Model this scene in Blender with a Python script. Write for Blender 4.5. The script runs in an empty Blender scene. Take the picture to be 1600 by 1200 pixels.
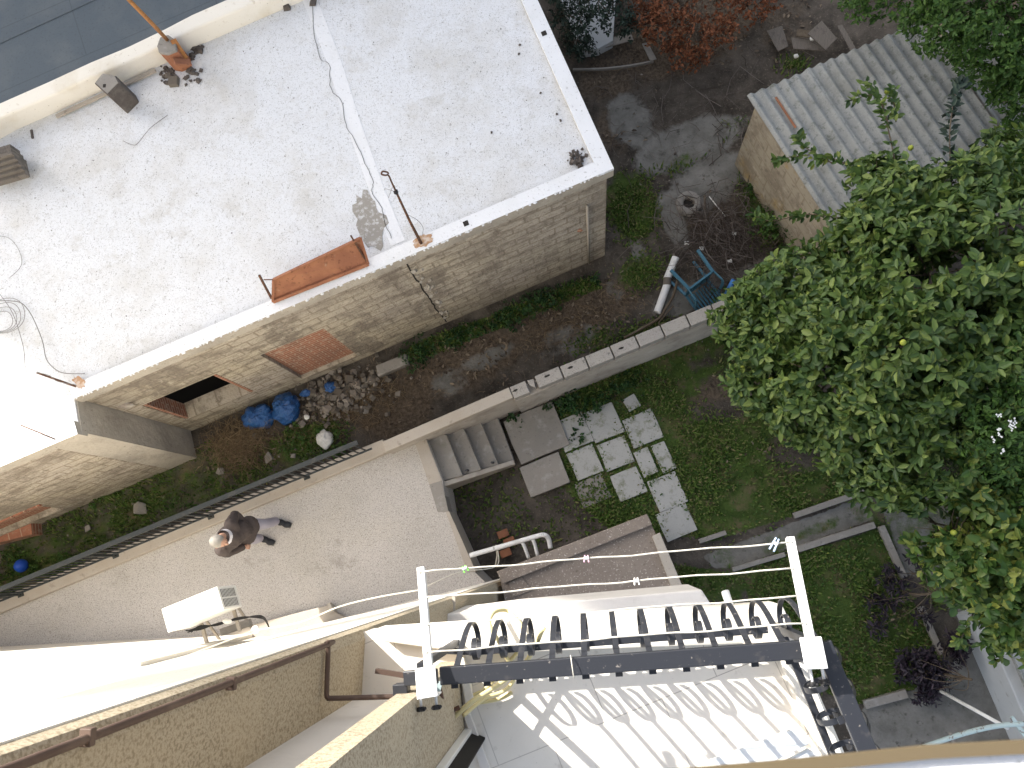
import bpy, math, random
import numpy as np
from mathutils import Vector, Matrix

# ---------------------------------------------------------------- camera, sky, sun
CAMZ = 12.9
F = 1250.0                                    # focal length in photo pixels (photo is 1600 wide)
_d = Vector((135, 255, F)).normalized()       # straight down, in camera axes (x right, y down, z forward)
_ex = (Vector((1, 0, 0)) - _d * _d.x).normalized()
_ey = _d.cross(_ex)
AX, AY, AZ = _ex, -_ey, -_d                   # world axes seen in camera axes

def ray(px, py):
    p = Vector((px - 800, py - 600, F))
    return Vector((p.dot(AX), p.dot(AY), p.dot(AZ)))

def at(px, py, z):
    """Point of the world that lies at height z on the sight line measured in the photo."""
    r = ray(px, py)
    t = (z - CAMZ) / r.z
    return Vector((r.x * t, r.y * t, z))

scene = bpy.context.scene
cam_data = bpy.data.cameras.new('camera')
cam = bpy.data.objects.new('camera', cam_data)
scene.collection.objects.link(cam)
cx = Vector((AX.x, AY.x, AZ.x)); cy = -Vector((AX.y, AY.y, AZ.y)); cz = -Vector((AX.z, AY.z, AZ.z))
cam.matrix_world = Matrix(((cx.x, cy.x, cz.x, 0), (cx.y, cy.y, cz.y, 0), (cx.z, cy.z, cz.z, CAMZ), (0, 0, 0, 1)))
cam_data.sensor_fit = 'HORIZONTAL'; cam_data.sensor_width = 36; cam_data.lens = 36 * F / 1600
cam_data.clip_start = 0.05; cam_data.clip_end = 500
cam_data.dof.use_dof = True; cam_data.dof.focus_distance = 9.0; cam_data.dof.aperture_fstop = 10
scene.camera = cam

world = bpy.data.worlds.new("World"); scene.world = world; world.use_nodes = True
wn = world.node_tree; bg = wn.nodes['Background']
sky = wn.nodes.new('ShaderNodeTexSky'); sky.sky_type = 'NISHITA'; sky.sun_disc = False
SUND = Vector((-1.15, 0.99, 1.0)).normalized()      # towards the sun
sky.sun_elevation = math.asin(SUND.z); sky.sun_rotation = math.atan2(SUND.x, SUND.y)
sky.air_density = 1.0; sky.dust_density = 3.5; sky.ozone_density = 0.6
hs = wn.nodes.new('ShaderNodeHueSaturation'); hs.inputs['Saturation'].default_value = .55
wn.links.new(sky.outputs[0], hs.inputs['Color']); wn.links.new(hs.outputs[0], bg.inputs[0]); bg.inputs[1].default_value = 0.15
sun_data = bpy.data.lights.new('sun', 'SUN'); sun_data.energy = 5.0; sun_data.angle = math.radians(0.6)
sun_data.color = (1.0, 0.95, 0.88)
sun = bpy.data.objects.new('sun', sun_data); scene.collection.objects.link(sun)
sun.rotation_euler = SUND.to_track_quat('Z', 'Y').to_euler(); sun.location = (0, 0, 30)
scene.view_settings.view_transform = 'Standard'; scene.view_settings.look = 'None'
scene.view_settings.exposure = 1.08; scene.view_settings.gamma = 1.0; scene.view_settings.use_curve_mapping = False

# ---------------------------------------------------------------- helpers
C = scene.collection
rng = np.random.default_rng(7)
R = random.Random(11)
A22 = math.radians(22)
U22 = Vector((math.cos(A22), math.sin(A22), 0)); V22 = Vector((-math.sin(A22), math.cos(A22), 0))
UP = Vector((0, 0, 1))

def props(o, label=None, cat=None, group=None, kind=None):
    if label: o['label'] = label
    if cat: o['category'] = cat
    if group: o['group'] = group
    if kind: o['kind'] = kind
    return o

def thing(name, loc, label, cat, group=None):
    o = bpy.data.objects.new(name, None); C.objects.link(o); o.location = loc
    o.empty_display_size = 0.1
    return props(o, label, cat, group)

def base_of(parent):
    p = parent
    while p.parent: p = p.parent
    return Vector(p.location)

class MB:
    def __init__(s): s.v = []; s.f = []
    def add(s, vs, fs):
        n = len(s.v); s.v += [tuple(v) for v in vs]; s.f += [tuple(i + n for i in f) for f in fs]; return s
    def prism(s, poly, z0, z1):
        """poly: xy points of a plan outline (any order)."""
        P = [(p[0], p[1]) for p in poly]
        if sum(P[i][0] * P[(i + 1) % len(P)][1] - P[(i + 1) % len(P)][0] * P[i][1] for i in range(len(P))) < 0: P.reverse()
        n = len(P)
        vs = [(x, y, z0) for x, y in P] + [(x, y, z1) for x, y in P]
        fs = [tuple(range(n - 1, -1, -1)), tuple(range(n, 2 * n))] + [(i, (i + 1) % n, n + (i + 1) % n, n + i) for i in range(n)]
        return s.add(vs, fs)
    def box(s, c, ax, ay, az):
        """centre and three half-axis vectors"""
        c, ax, ay, az = map(Vector, (c, ax, ay, az))
        vs = [c + ax * i + ay * j + az * k for k in (-1, 1) for j in (-1, 1) for i in (-1, 1)]
        fs = [(0, 2, 3, 1), (4, 5, 7, 6), (0, 1, 5, 4), (2, 6, 7, 3), (0, 4, 6, 2), (1, 3, 7, 5)]
        if ax.cross(ay).dot(az) < 0: fs = [tuple(reversed(f)) for f in fs]
        return s.add(vs, fs)
    def bar(s, a, b, w, h, up=UP):
        a, b = Vector(a), Vector(b); d = (b - a); L = d.length; d.normalize()
        side = d.cross(up)
        if side.length < 1e-4: side = d.cross(Vector((1, 0, 0)))
        side.normalize(); u = side.cross(d)
        return s.box((a + b) / 2, d * L / 2, side * w / 2, u * h / 2)
    def tube(s, path, r, seg=8, cap=True):
        P = [Vector(p) for p in path]; n = len(P)
        rr = r if isinstance(r, (list, tuple)) else [r] * n
        prev = None; vs = []
        for i, p in enumerate(P):
            t = (P[min(i + 1, n - 1)] - P[max(i - 1, 0)]).normalized()
            if prev is None:
                a = t.cross(UP)
                if a.length < 1e-3: a = t.cross(Vector((1, 0, 0)))
            else: a = prev - t * prev.dot(t)
            a.normalize(); prev = a; b = t.cross(a)
            for k in range(seg):
                q = 2 * math.pi * k / seg
                vs.append(p + (a * math.cos(q) + b * math.sin(q)) * rr[i])
        fs = [(i * seg + k, i * seg + (k + 1) % seg, (i + 1) * seg + (k + 1) % seg, (i + 1) * seg + k) for i in range(n - 1) for k in range(seg)]
        if cap: fs += [tuple(range(seg - 1, -1, -1)), tuple(range((n - 1) * seg, n * seg))]
        return s.add(vs, fs)
    def strip(s, path, wdir, w, t):
        """flat metal strip bent along a path: wdir its width direction, t its thickness"""
        P = [Vector(p) for p in path]; wd = Vector(wdir).normalized() * w / 2; vs = []; n = len(P)
        for i, p in enumerate(P):
            tg = (P[min(i + 1, n - 1)] - P[max(i - 1, 0)]).normalized(); nn = tg.cross(wd).normalized() * t / 2
            vs += [p - wd - nn, p + wd - nn, p + wd + nn, p - wd + nn]
        fs = [(i * 4 + k, i * 4 + (k + 1) % 4, i * 4 + 4 + (k + 1) % 4, i * 4 + 4 + k) for i in range(n - 1) for k in range(4)]
        fs += [(3, 2, 1, 0), tuple(range(4 * n - 4, 4 * n))]
        return s.add(vs, fs)
    def ball(s, c, r, seg=12, rings=8, jit=0.0):
        c = Vector(c); r = Vector(r) if not isinstance(r, (int, float)) else Vector((r, r, r)); vs = [c + Vector((0, 0, r.z))]
        for i in range(1, rings):
            a = math.pi * i / rings
            for k in range(seg):
                q = 2 * math.pi * k / seg; j = 1 + R.uniform(-jit, jit)
                vs.append(c + Vector((r.x * math.sin(a) * math.cos(q) * j, r.y * math.sin(a) * math.sin(q) * j, r.z * math.cos(a) * j)))
        vs.append(c - Vector((0, 0, r.z))); L = len(vs) - 1
        fs = [(0, 1 + k, 1 + (k + 1) % seg) for k in range(seg)]
        fs += [(1 + i * seg + k, 1 + (i + 1) * seg + k, 1 + (i + 1) * seg + (k + 1) % seg, 1 + i * seg + (k + 1) % seg) for i in range(rings - 2) for k in range(seg)]
        fs += [(L, 1 + (rings - 2) * seg + (k + 1) % seg, 1 + (rings - 2) * seg + k) for k in range(seg)]
        return s.add(vs, fs)
    def rock(s, c, r, flat=0.6):
        c = Vector(c); q = [R.uniform(0.55, 1.15) for _ in range(14)]
        dirs = [Vector(v).normalized() for v in ((1, 0, 0), (-1, 0, 0), (0, 1, 0), (0, -1, 0), (0, 0, 1), (0, 0, -1))]
        rot = Matrix.Rotation(R.uniform(0, 6.28), 3, Vector((R.uniform(-1, 1), R.uniform(-1, 1), R.uniform(-1, 1))))
        vs = [rot @ (Vector((i, j, k)) * r * R.uniform(.5, .85)) for k in (-1, 1) for j in (-1, 1) for i in (-1, 1)]
        vs = [c + Vector((v.x, v.y, v.z * flat)) for v in vs]
        return s.add(vs, [(0, 2, 3, 1), (4, 5, 7, 6), (0, 1, 5, 4), (2, 6, 7, 3), (0, 4, 6, 2), (1, 3, 7, 5)])
    def build(s, name, m, parent=None, bevel=0, smooth=False, label=None, loc=None):
        if parent is not None: b = base_of(parent)
        elif loc is not None: b = Vector(loc)
        else:
            a = np.array(s.v); b = Vector(((a[:, 0].min() + a[:, 0].max()) / 2, (a[:, 1].min() + a[:, 1].max()) / 2, a[:, 2].min()))
        me = bpy.data.meshes.new(name)
        me.from_pydata([(x - b.x, y - b.y, z - b.z) for x, y, z in s.v], [], s.f); me.update()
        me.materials.append(m)
        if smooth: me.polygons.foreach_set('use_smooth', [True] * len(me.polygons))
        o = bpy.data.objects.new(name, me); C.objects.link(o)
        if parent is not None: o.parent = parent
        else: o.location = b
        if bevel:
            md = o.modifiers.new('bevel', 'BEVEL'); md.width = bevel; md.segments = 2; md.limit_method = 'ANGLE'; md.angle_limit = math.radians(40)
        if label: o['label'] = label
        return o

def np_mesh(name, V, faces, m, parent=None, loc=None):
    """V (n,3) array, faces (k,c) array with c corners"""
    b = base_of(parent) if parent is not None else Vector(loc if loc is not None else (float(V[:, 0].mean()), float(V[:, 1].mean()), float(V[:, 2].min())))
    me = bpy.data.meshes.new(name); k, c = faces.shape
    me.vertices.add(len(V)); me.vertices.foreach_set('co', (V - np.array(b)).astype(np.float32).ravel())
    me.loops.add(k * c); me.loops.foreach_set('vertex_index', faces.astype(np.int32).ravel())
    me.polygons.add(k); me.polygons.foreach_set('loop_start', np.arange(0, k * c, c, dtype=np.int32)); 
    me.update(calc_edges=True); me.materials.append(m)
    o = bpy.data.objects.new(name, me); C.objects.link(o)
    if parent is not None: o.parent = parent
    else: o.location = b
    return o

def smooth_path(P, n=6):
    P = [Vector(p) for p in P]; out = []
    for i in range(len(P) - 1):
        p0, p1, p2, p3 = P[max(i - 1, 0)], P[i], P[i + 1], P[min(i + 2, len(P) - 1)]
        for k in range(n):
            t = k / n
            out.append(0.5 * ((2 * p1) + (p2 - p0) * t + (2 * p0 - 5 * p1 + 4 * p2 - p3) * t * t + (3 * p1 - p0 - 3 * p2 + p3) * t ** 3))
    out.append(P[-1]); return out

def vnoise(x, y, scale, seed=0, octv=3):
    out = np.zeros_like(x); amp = 1.0; tot = 0
    for o in range(octv):
        g = np.random.default_rng(seed + o).random((256, 256)); s = scale * 2 ** o
        X = x * s + 91.3; Y = y * s + 57.1; xi = np.floor(X).astype(int); yi = np.floor(Y).astype(int)
        fx = X - xi; fy = Y - yi; fx = fx * fx * (3 - 2 * fx); fy = fy * fy * (3 - 2 * fy)
        a = g[xi % 256, yi % 256]; b = g[(xi + 1) % 256, yi % 256]; c = g[xi % 256, (yi + 1) % 256]; d = g[(xi + 1) % 256, (yi + 1) % 256]
        out += amp * ((a * (1 - fx) + b * fx) * (1 - fy) + (c * (1 - fx) + d * fx) * fy); tot += amp; amp *= .5
    return out / tot

# ---------------------------------------------------------------- materials
def _coord(nt, rotz=None, wall=None):
    g = nt.nodes.new('ShaderNodeNewGeometry'); p = g.outputs['Position']
    if wall is not None:
        vm = nt.nodes.new('ShaderNodeVectorMath'); vm.operation = 'DOT_PRODUCT'; vm.inputs[1].default_value = wall
        nt.links.new(p, vm.inputs[0]); sx = nt.nodes.new('ShaderNodeSeparateXYZ'); nt.links.new(p, sx.inputs[0])
        cb = nt.nodes.new('ShaderNodeCombineXYZ'); nt.links.new(vm.outputs['Value'], cb.inputs[0]); nt.links.new(sx.outputs[2], cb.inputs[1])
        return cb.outputs[0]
    if rotz:
        mp = nt.nodes.new('ShaderNodeMapping'); mp.inputs['Rotation'].default_value = (0, 0, rotz); nt.links.new(p, mp.inputs[0]); return mp.outputs[0]
    return p

def _tex(nt, co, t, s, st=None, d=4, rg=.6, dist=0, **k):
    if st:
        vm = nt.nodes.new('ShaderNodeVectorMath'); vm.operation = 'MULTIPLY'; vm.inputs[1].default_value = st; nt.links.new(co, vm.inputs[0]); co = vm.outputs[0]
    if t == 'noise':
        n = nt.nodes.new('ShaderNodeTexNoise'); n.inputs['Detail'].default_value = d; n.inputs['Roughness'].default_value = rg; n.inputs['Distortion'].default_value = dist; out = n.outputs['Fac']
    elif t == 'voro': n = nt.nodes.new('ShaderNodeTexVoronoi'); out = n.outputs['Distance']
    elif t == 'edge': n = nt.nodes.new('ShaderNodeTexVoronoi'); n.feature = 'DISTANCE_TO_EDGE'; out = n.outputs['Distance']
    elif t == 'wave': n = nt.nodes.new('ShaderNodeTexWave'); n.inputs['Distortion'].default_value = dist; out = n.outputs['Fac']
    elif t == 'brick':
        n = nt.nodes.new('ShaderNodeTexBrick'); n.inputs['Brick Width'].default_value = k['bw']; n.inputs['Row Height'].default_value = k['rh']
        n.inputs['Mortar Size'].default_value = k['mo']; n.inputs['Mortar Smooth'].default_value = .2
        n.inputs['Color1'].default_value = (0, 0, 0, 1); n.inputs['Color2'].default_value = (0.35, .35, .35, 1); n.inputs['Mortar'].default_value = (1, 1, 1, 1); out = n.outputs['Color']
    nt.links.new(co, n.inputs['Vector']); n.inputs['Scale'].default_value = s
    return out

def mat(name, base, layers=(), rough=.85, bump=(), metal=0, rotz=None, wall=None, spec=.3, rnd=None, trans=0):
    """layers: (texture, scale, lo, hi, colour, strength, extra) each blends its colour where the texture passes lo..hi"""
    m = bpy.data.materials.new(name); m.use_nodes = True; nt = m.node_tree; b = nt.nodes['Principled BSDF']
    b.inputs['Roughness'].default_value = rough; b.inputs['Metallic'].default_value = metal
    b.inputs['Specular IOR Level'].default_value = spec
    co = _coord(nt, rotz, wall); co0 = _coord(nt)
    col = nt.nodes.new('ShaderNodeRGB'); col.outputs[0].default_value = (*base, 1); cur = col.outputs[0]
    if rnd:
        g = nt.nodes.new('ShaderNodeNewGeometry'); cr = nt.nodes.new('ShaderNodeValToRGB'); el = cr.color_ramp.elements
        el[0].position = 0; el[0].color = (*rnd[0], 1); el[1].position = 1; el[1].color = (*rnd[-1], 1)
        for i in range(1, len(rnd) - 1):
            e = el.new(i / (len(rnd) - 1)); e.color = (*rnd[i], 1)
        nt.links.new(g.outputs['Random Per Island'], cr.inputs[0]); cur = cr.outputs[0]
    for L in layers:
        t, s, lo, hi, c, f = L[:6]; ex = L[6] if len(L) > 6 else {}
        ex = dict(ex); usew = ex.pop('w', t == 'brick')
        o = _tex(nt, co if usew else co0, t, s, **ex)
        mr = nt.nodes.new('ShaderNodeMapRange'); mr.inputs['From Min'].default_value = lo; mr.inputs['From Max'].default_value = hi
        mr.inputs['To Min'].default_value = 0; mr.inputs['To Max'].default_value = f; nt.links.new(o, mr.inputs['Value'])
        mx = nt.nodes.new('ShaderNodeMix'); mx.data_type = 'RGBA'; nt.links.new(mr.outputs[0], mx.inputs[0])
        nt.links.new(cur, mx.inputs[6]); mx.inputs[7].default_value = (*c, 1); cur = mx.outputs[2]
    nt.links.new(cur, b.inputs['Base Color'])
    prev = None
    for B in bump:
        t, s, stn, dist = B[:4]; ex = dict(B[4]) if len(B) > 4 else {}; usew = ex.pop('w', t == 'brick')
        o = _tex(nt, co if usew else co0, t, s, **ex); bn = nt.nodes.new('ShaderNodeBump'); bn.inputs['Strength'].default_value = stn
        bn.inputs['Distance'].default_value = dist; nt.links.new(o, bn.inputs['Height'])
        if t == 'brick': bn.invert = True
        if prev: nt.links.new(prev, bn.inputs['Normal'])
        prev = bn.outputs[0]
    if prev: nt.links.new(prev, b.inputs['Normal'])
    if trans:
        tr = nt.nodes.new('ShaderNodeBsdfTranslucent'); nt.links.new(cur, tr.inputs[0]); ms = nt.nodes.new('ShaderNodeMixShader'); ms.inputs[0].default_value = trans
        nt.links.new(b.outputs[0], ms.inputs[1]); nt.links.new(tr.outputs[0], ms.inputs[2]); nt.links.new(ms.outputs[0], nt.nodes['Material Output'].inputs[0])
    return m

U3 = tuple(U22)
PERP = tuple(V22)
M = {}
M['roofwhite'] = mat('whitewashed roof', (.68, .695, .72), [
    ('noise', .55, .47, .60, (.56, .555, .54), .55, dict(d=10, rg=.7)), ('noise', 1.7, .56, .66, (.46, .44, .40), .45, dict(d=12, rg=.75)),
    ('noise', 1.1, .46, .70, (.60, .59, .57), .5, dict(d=8)), ('noise', 3.2, .52, .70, (.52, .505, .48), .5, dict(d=10, rg=.74)), ('noise', 14, .54, .66, (.55, .55, .54), .4, dict(d=8, rg=.75)),
    ('noise', 22, .61, .65, (.33, .325, .315), .75, dict(d=4, st=(1, 2.1, 1), dist=1.6)), ('noise', 30, .625, .66, (.25, .25, .24), .75, dict(d=3, st=(1.6, .8, 1), dist=1.2)),
    ('noise', 70, .63, .68, (.25, .25, .25), .7, dict(d=2)),
    ('noise', .55, .60, .68, (.50, .47, .41), .45, dict(d=12, rg=.72))],
    bump=[('noise', 30, .5, .01, dict(d=6)), ('noise', 3, .3, .04, dict(d=4))], rough=.9)
M['rimwhite'] = mat('whitewashed rim', (.74, .75, .77), [
    ('noise', 2.0, .5, .8, (.6, .6, .58), .5, dict(d=8)), ('noise', 26, .60, .68, (.30, .30, .29), .75, dict(d=6, rg=.7)),
    ('noise', 5, .62, .74, (.33, .31, .28), .6, dict(d=10, rg=.75))], bump=[('noise', 22, .4, .012, dict(d=6))])
M['nwall'] = mat('rough yellow block wall', (.56, .49, .36), [
    ('noise', .35, .42, .6, (.50, .445, .375), 1.0, dict(d=2)), ('brick', 1, .3, 1, (.27, .22, .165), .7, dict(bw=.40, rh=.20, mo=.014)),
    ('noise', .9, .45, .66, (.31, .27, .22), .7, dict(d=8, rg=.65)), ('noise', 2.0, .48, .62, (.22, .185, .145), .8, dict(d=10, rg=.74, st=(1, 1, 2.4))), ('noise', .8, .53, .60, (.20, .17, .14), .65, dict(d=9, rg=.7, st=(1.5, 1.5, .6))),
    ('noise', 7, .55, .64, (.20, .165, .125), .75, dict(d=8, rg=.72, st=(1, 1, 2.6))), ('noise', 5, .42, .30, (.64, .58, .48), .7, dict(d=7, rg=.7)),
    ('noise', 40, .62, .7, (.2, .16, .12), .5, dict(d=2))],
    wall=U3, bump=[('brick', 1, 1.0, .03, dict(bw=.40, rh=.20, mo=.016)), ('noise', 10, .9, .05, dict(d=8, rg=.7)), ('noise', 50, .4, .01, dict(d=3))], rough=.95)
M['nconc'] = mat('grey weathered concrete', (.44, .40, .34), [
    ('noise', 1.6, .45, .7, (.24, .22, .19), .7, dict(d=8)), ('noise', 8, .55, .7, (.48, .44, .38), .5, dict(d=8)), ('noise', 22, .6, .7, (.15, .13, .11), .6, dict(d=5))],
    bump=[('noise', 10, .6, .03, dict(d=8)), ('noise', 60, .4, .008)], rough=.95)
def brickmat(name, w, c=(.31, .135, .085), rotz=None):
    return mat(name, c, [('noise', 9, .4, .65, (.46, .20, .12), .7, dict(d=5)), ('noise', 3, .45, .65, (.22, .11, .08), .7, dict(d=9, rg=.7)), ('noise', 5, .56, .66, (.5, .4, .31), .7, dict(d=9, rg=.7)),
        ('brick', 1, .45, .9, (.52, .40, .30), .75, dict(bw=.22, rh=.075, mo=.010)), ('noise', 6, .6, .75, (.5, .42, .33), .5, dict(d=6))],
        wall=w, bump=[('brick', 1, .8, .012, dict(bw=.22, rh=.075, mo=.01)), ('noise', 30, .5, .01)], rough=.95)
M['brick'] = brickmat('red brick infill', U3)
M['brickside'] = brickmat('red brick jamb', PERP)
M['dark'] = mat('painted interior dark', (.012, .011, .01))  # interior darkness put into the colour
M['hole'] = mat('hole shade and joint dark', (.03, .026, .022))  # near-black for painted hole shade and dark joints
M['conc'] = mat('old concrete', (.27, .25, .225), [
    ('noise', 1.4, .45, .7, (.22, .21, .19), .7, dict(d=8)), ('noise', 7, .55, .7, (.40, .385, .36), .6, dict(d=8)), ('noise', 26, .6, .68, (.14, .13, .12), .6, dict(d=5)),
    ('noise', 3, .6, .75, (.12, .13, .08), .5, dict(d=9))], bump=[('noise', 14, .5, .015, dict(d=8)), ('noise', 80, .4, .005)], rough=.92)
M['slab'] = mat('pale paving slab', (.40, .395, .375), [
    ('noise', 3, .45, .7, (.36, .36, .34), .7, dict(d=8)), ('noise', 14, .57, .7, (.27, .28, .24), .7, dict(d=8)), ('noise', 60, .6, .68, (.22, .21, .2), .5, dict(d=3)),
    ('noise', 4, .53, .64, (.13, .15, .07), .75, dict(d=10, rg=.75))], bump=[('noise', 20, .4, .01, dict(d=8))], rough=.9)
M['blockwall'] = mat('weathered concrete block', (.36, .335, .30), [
    ('noise', 3, .45, .7, (.30, .28, .26), .7, dict(d=8)), ('noise', 16, .56, .66, (.14, .13, .12), .75, dict(d=6, rg=.7)), ('noise', 60, .58, .66, (.12, .11, .1), .6, dict(d=3))],
    bump=[('noise', 40, .6, .012, dict(d=6))], rough=.95)
M['plaster'] = mat('stained wall plaster', (.46, .415, .36), [
    ('noise', 1.8, .45, .65, (.27, .23, .2), .8, dict(d=9, rg=.65)), ('noise', 6, .58, .7, (.13, .115, .10), .7, dict(d=9, rg=.7)), ('noise', 4, .38, .3, (.55, .53, .5), .6, dict(d=6))],
    bump=[('noise', 9, .5, .02, dict(d=8))], rough=.95)
M['terrace'] = mat('pebble washed terrace', (.50, .465, .43), [
    ('noise', 1.0, .42, .68, (.43, .40, .36), .7, dict(d=6)), ('noise', .6, .55, .7, (.48, .44, .375), .5, dict(d=8)),
    ('noise', 55, .575, .63, (.15, .14, .125), .7, dict(d=3, rg=.7)), ('noise', 85, .56, .62, (.2, .185, .17), .6, dict(d=2)), ('noise', 60, .42, .36, (.66, .64, .61), .6, dict(d=2)),
    ('noise', 1.4, .58, .68, (.24, .215, .185), .55, dict(d=11, rg=.74))], bump=[('noise', 90, .5, .006)], rough=.9)
M['kerb'] = mat('terrace kerb cement', (.41, .365, .31), [
    ('noise', 2, .45, .68, (.36, .31, .25), .7, dict(d=8)), ('noise', 9, .60, .72, (.20, .17, .14), .6, dict(d=8)), ('noise', 60, .6, .68, (.2, .18, .16), .5)],
    bump=[('noise', 40, .4, .006)], rough=.92)
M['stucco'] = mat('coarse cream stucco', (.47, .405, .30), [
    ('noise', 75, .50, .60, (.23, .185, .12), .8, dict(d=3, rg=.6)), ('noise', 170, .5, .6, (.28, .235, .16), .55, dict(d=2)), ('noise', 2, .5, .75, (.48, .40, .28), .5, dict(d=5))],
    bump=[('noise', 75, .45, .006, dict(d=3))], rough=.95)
M['front'] = mat('stucco paled for sunlight', (.80, .76, .68), [('noise', 60, .60, .65, (.42, .37, .30), .6, dict(d=3)), ('noise', 3, .5, .7, (.72, .66, .55), .5, dict(d=6))], rough=.95)  # paler copy of the stucco, sunlit brightness put into the colour
M['cream'] = mat('smooth cream plaster', (.78, .74, .66), [
    ('noise', 1.5, .5, .7, (.60, .52, .38), .6, dict(d=6)), ('noise', 7, .62, .72, (.42, .34, .23), .5, dict(d=8)), ('noise', 30, .66, .7, (.3, .25, .18), .5)],
    bump=[('noise', 12, .3, .01, dict(d=8))], rough=.9)
M['pale'] = mat('pale plaster', (.72, .68, .63), [('noise', 2, .5, .7, (.58, .54, .50), .6, dict(d=8)), ('noise', 5, .60, .66, (.46, .41, .37), .45, dict(d=10, rg=.7))],
    bump=[('noise', 18, .4, .008, dict(d=6))], rough=.9)
M['balfloor'] = mat('balcony floor tiles', (.80, .755, .68), [
    ('brick', 1, .5, .9, (.36, .32, .28), .8, dict(bw=.62, rh=.42, mo=.0025, w=True)), ('noise', 1.6, .45, .7, (.68, .63, .55), .6, dict(d=6)), ('noise', 12, .62, .72, (.42, .38, .31), .4, dict(d=7)),
    ('noise', 60, .68, .72, (.3, .26, .2), .5)],
    rotz=-A22, bump=[('noise', 9, .15, .004)], rough=.55, spec=.4)
M['iron'] = mat('black painted iron', (.022, .024, .03), [('noise', 12, .6, .72, (.10, .09, .08), .5, dict(d=8)), ('noise', 45, .66, .7, (.30, .27, .24), .6, dict(d=4))],
    bump=[('noise', 60, .2, .002)], rough=.42, spec=.5)
M['darkrail'] = mat('dark green grey rail', (.035, .040, .040), [('noise', 8, .55, .7, (.09, .08, .07), .6, dict(d=8))], rough=.55)
M['whitemetal'] = mat('white powder coated metal', (.78, .78, .76), [('noise', 8, .6, .7, (.62, .60, .56), .3, dict(d=6))], rough=.4, spec=.5)
M['acwhite'] = mat('cream casing', (.76, .75, .70), [('noise', 5, .6, .7, (.6, .58, .5), .3, dict(d=7))], rough=.5)
M['grille'] = mat('grille shadow grey', (.06, .06, .055))
M['rust'] = mat('rusted sheet', (.27, .115, .065), [('noise', 4, .45, .65, (.38, .17, .09), .7, dict(d=8)), ('noise', 18, .56, .66, (.14, .06, .035), .7, dict(d=6)), ('noise', 9, .62, .72, (.55, .36, .24), .5, dict(d=8))],
    bump=[('noise', 30, .5, .006)], rough=.9)
M['rustrod'] = mat('rusted rod', (.09, .05, .035), [('noise', 30, .5, .65, (.25, .11, .05), .7)], rough=.9)
M['orange'] = mat('orange rusted pole', (.36, .17, .06), [('noise', 20, .5, .65, (.22, .09, .04), .7)], rough=.85)
M['brownpipe'] = mat('brown pipe', (.10, .065, .05), [('noise', 7, .5, .7, (.17, .12, .09), .6, dict(d=7))], rough=.6)
M['pvc'] = mat('white pipe plastic', (.74, .74, .73), [('noise', 6, .55, .7, (.45, .43, .38), .6, dict(d=8)), ('noise', 20, .64, .7, (.2, .18, .15), .6)], rough=.45)
M['bluepvc'] = mat('blue pipe plastic', (.06, .20, .50), rough=.4)
M['bluebag'] = mat('blue plastic bag', (.015, .085, .27), [('noise', 5, .5, .7, (.035, .15, .36), .5), ('noise', 9, .58, .68, (.12, .15, .2), .5, dict(d=8))], bump=[('noise', 11, 1.0, .06, dict(d=6)), ('noise', 60, .3, .005)], rough=.35, spec=.6)
M['ball'] = mat('blue ball', (.02, .09, .5), rough=.4)
M['chair'] = mat('faded blue garden plastic', (.05, .15, .22), [('noise', 8, .5, .7, (.09, .20, .26), .6, dict(d=7))], rough=.5)
M['greyroof'] = mat('slate blue membrane roof', (.085, .105, .125), [('noise', 1.2, .45, .7, (.13, .145, .155), .7, dict(d=7)), ('noise', 30, .55, .68, (.055, .065, .075), .4),
    ('brick', 1, .5, .9, (.06, .075, .085), .5, dict(bw=4, rh=1.0, mo=.01, w=True))], rotz=-A22, bump=[('noise', 70, .3, .004)], rough=.8)
M['asbestos'] = mat('grey corrugated cement', (.33, .335, .32), [('noise', 3, .45, .7, (.24, .25, .25), .8, dict(d=9, rg=.65)), ('noise', 16, .54, .66, (.13, .14, .14), .7, dict(d=8, rg=.7)), ('noise', 60, .6, .68, (.55, .55, .53), .5),
    ('noise', 1.1, .5, .62, (.22, .22, .20), .7, dict(d=10, rg=.72)), ('noise', 6, .57, .64, (.12, .13, .10), .7, dict(d=9, rg=.75))], bump=[('noise', 50, .4, .006)], rough=.95)
M['shedwall'] = mat('ochre shed wall', (.42, .37, .29), [
    ('brick', 1, .4, 1, (.28, .23, .16), .6, dict(bw=.50, rh=.25, mo=.012)), ('noise', 1.3, .56, .64, (.42, .29, .11), .7, dict(d=6)), ('noise', 4, .58, .7, (.62, .56, .46), .7, dict(d=9)),
    ('noise', 2.2, .50, .62, (.26, .22, .17), .75, dict(d=10, rg=.74)), ('noise', 9, .57, .66, (.2, .17, .13), .6, dict(d=8))], wall=PERP, bump=[('brick', 1, .7, .012, dict(bw=.50, rh=.25, mo=.012)), ('noise', 14, .5, .02)], rough=.95)
M['wood'] = mat('weathered grey wood', (.13, .115, .10), [('wave', 14, .3, .9, (.22, .19, .16), .6, dict(dist=5)), ('noise', 7, .55, .7, (.06, .05, .045), .6)], bump=[('wave', 14, .5, .01, dict(dist=5))], rough=.95)
M['stump'] = mat('dark weathered stub', (.10, .085, .075), [('noise', 6, .5, .7, (.18, .16, .14), .7, dict(d=8)), ('noise', 20, .6, .7, (.04, .035, .03), .7)], bump=[('noise', 16, .6, .03, dict(d=6))], rough=.95)
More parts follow.
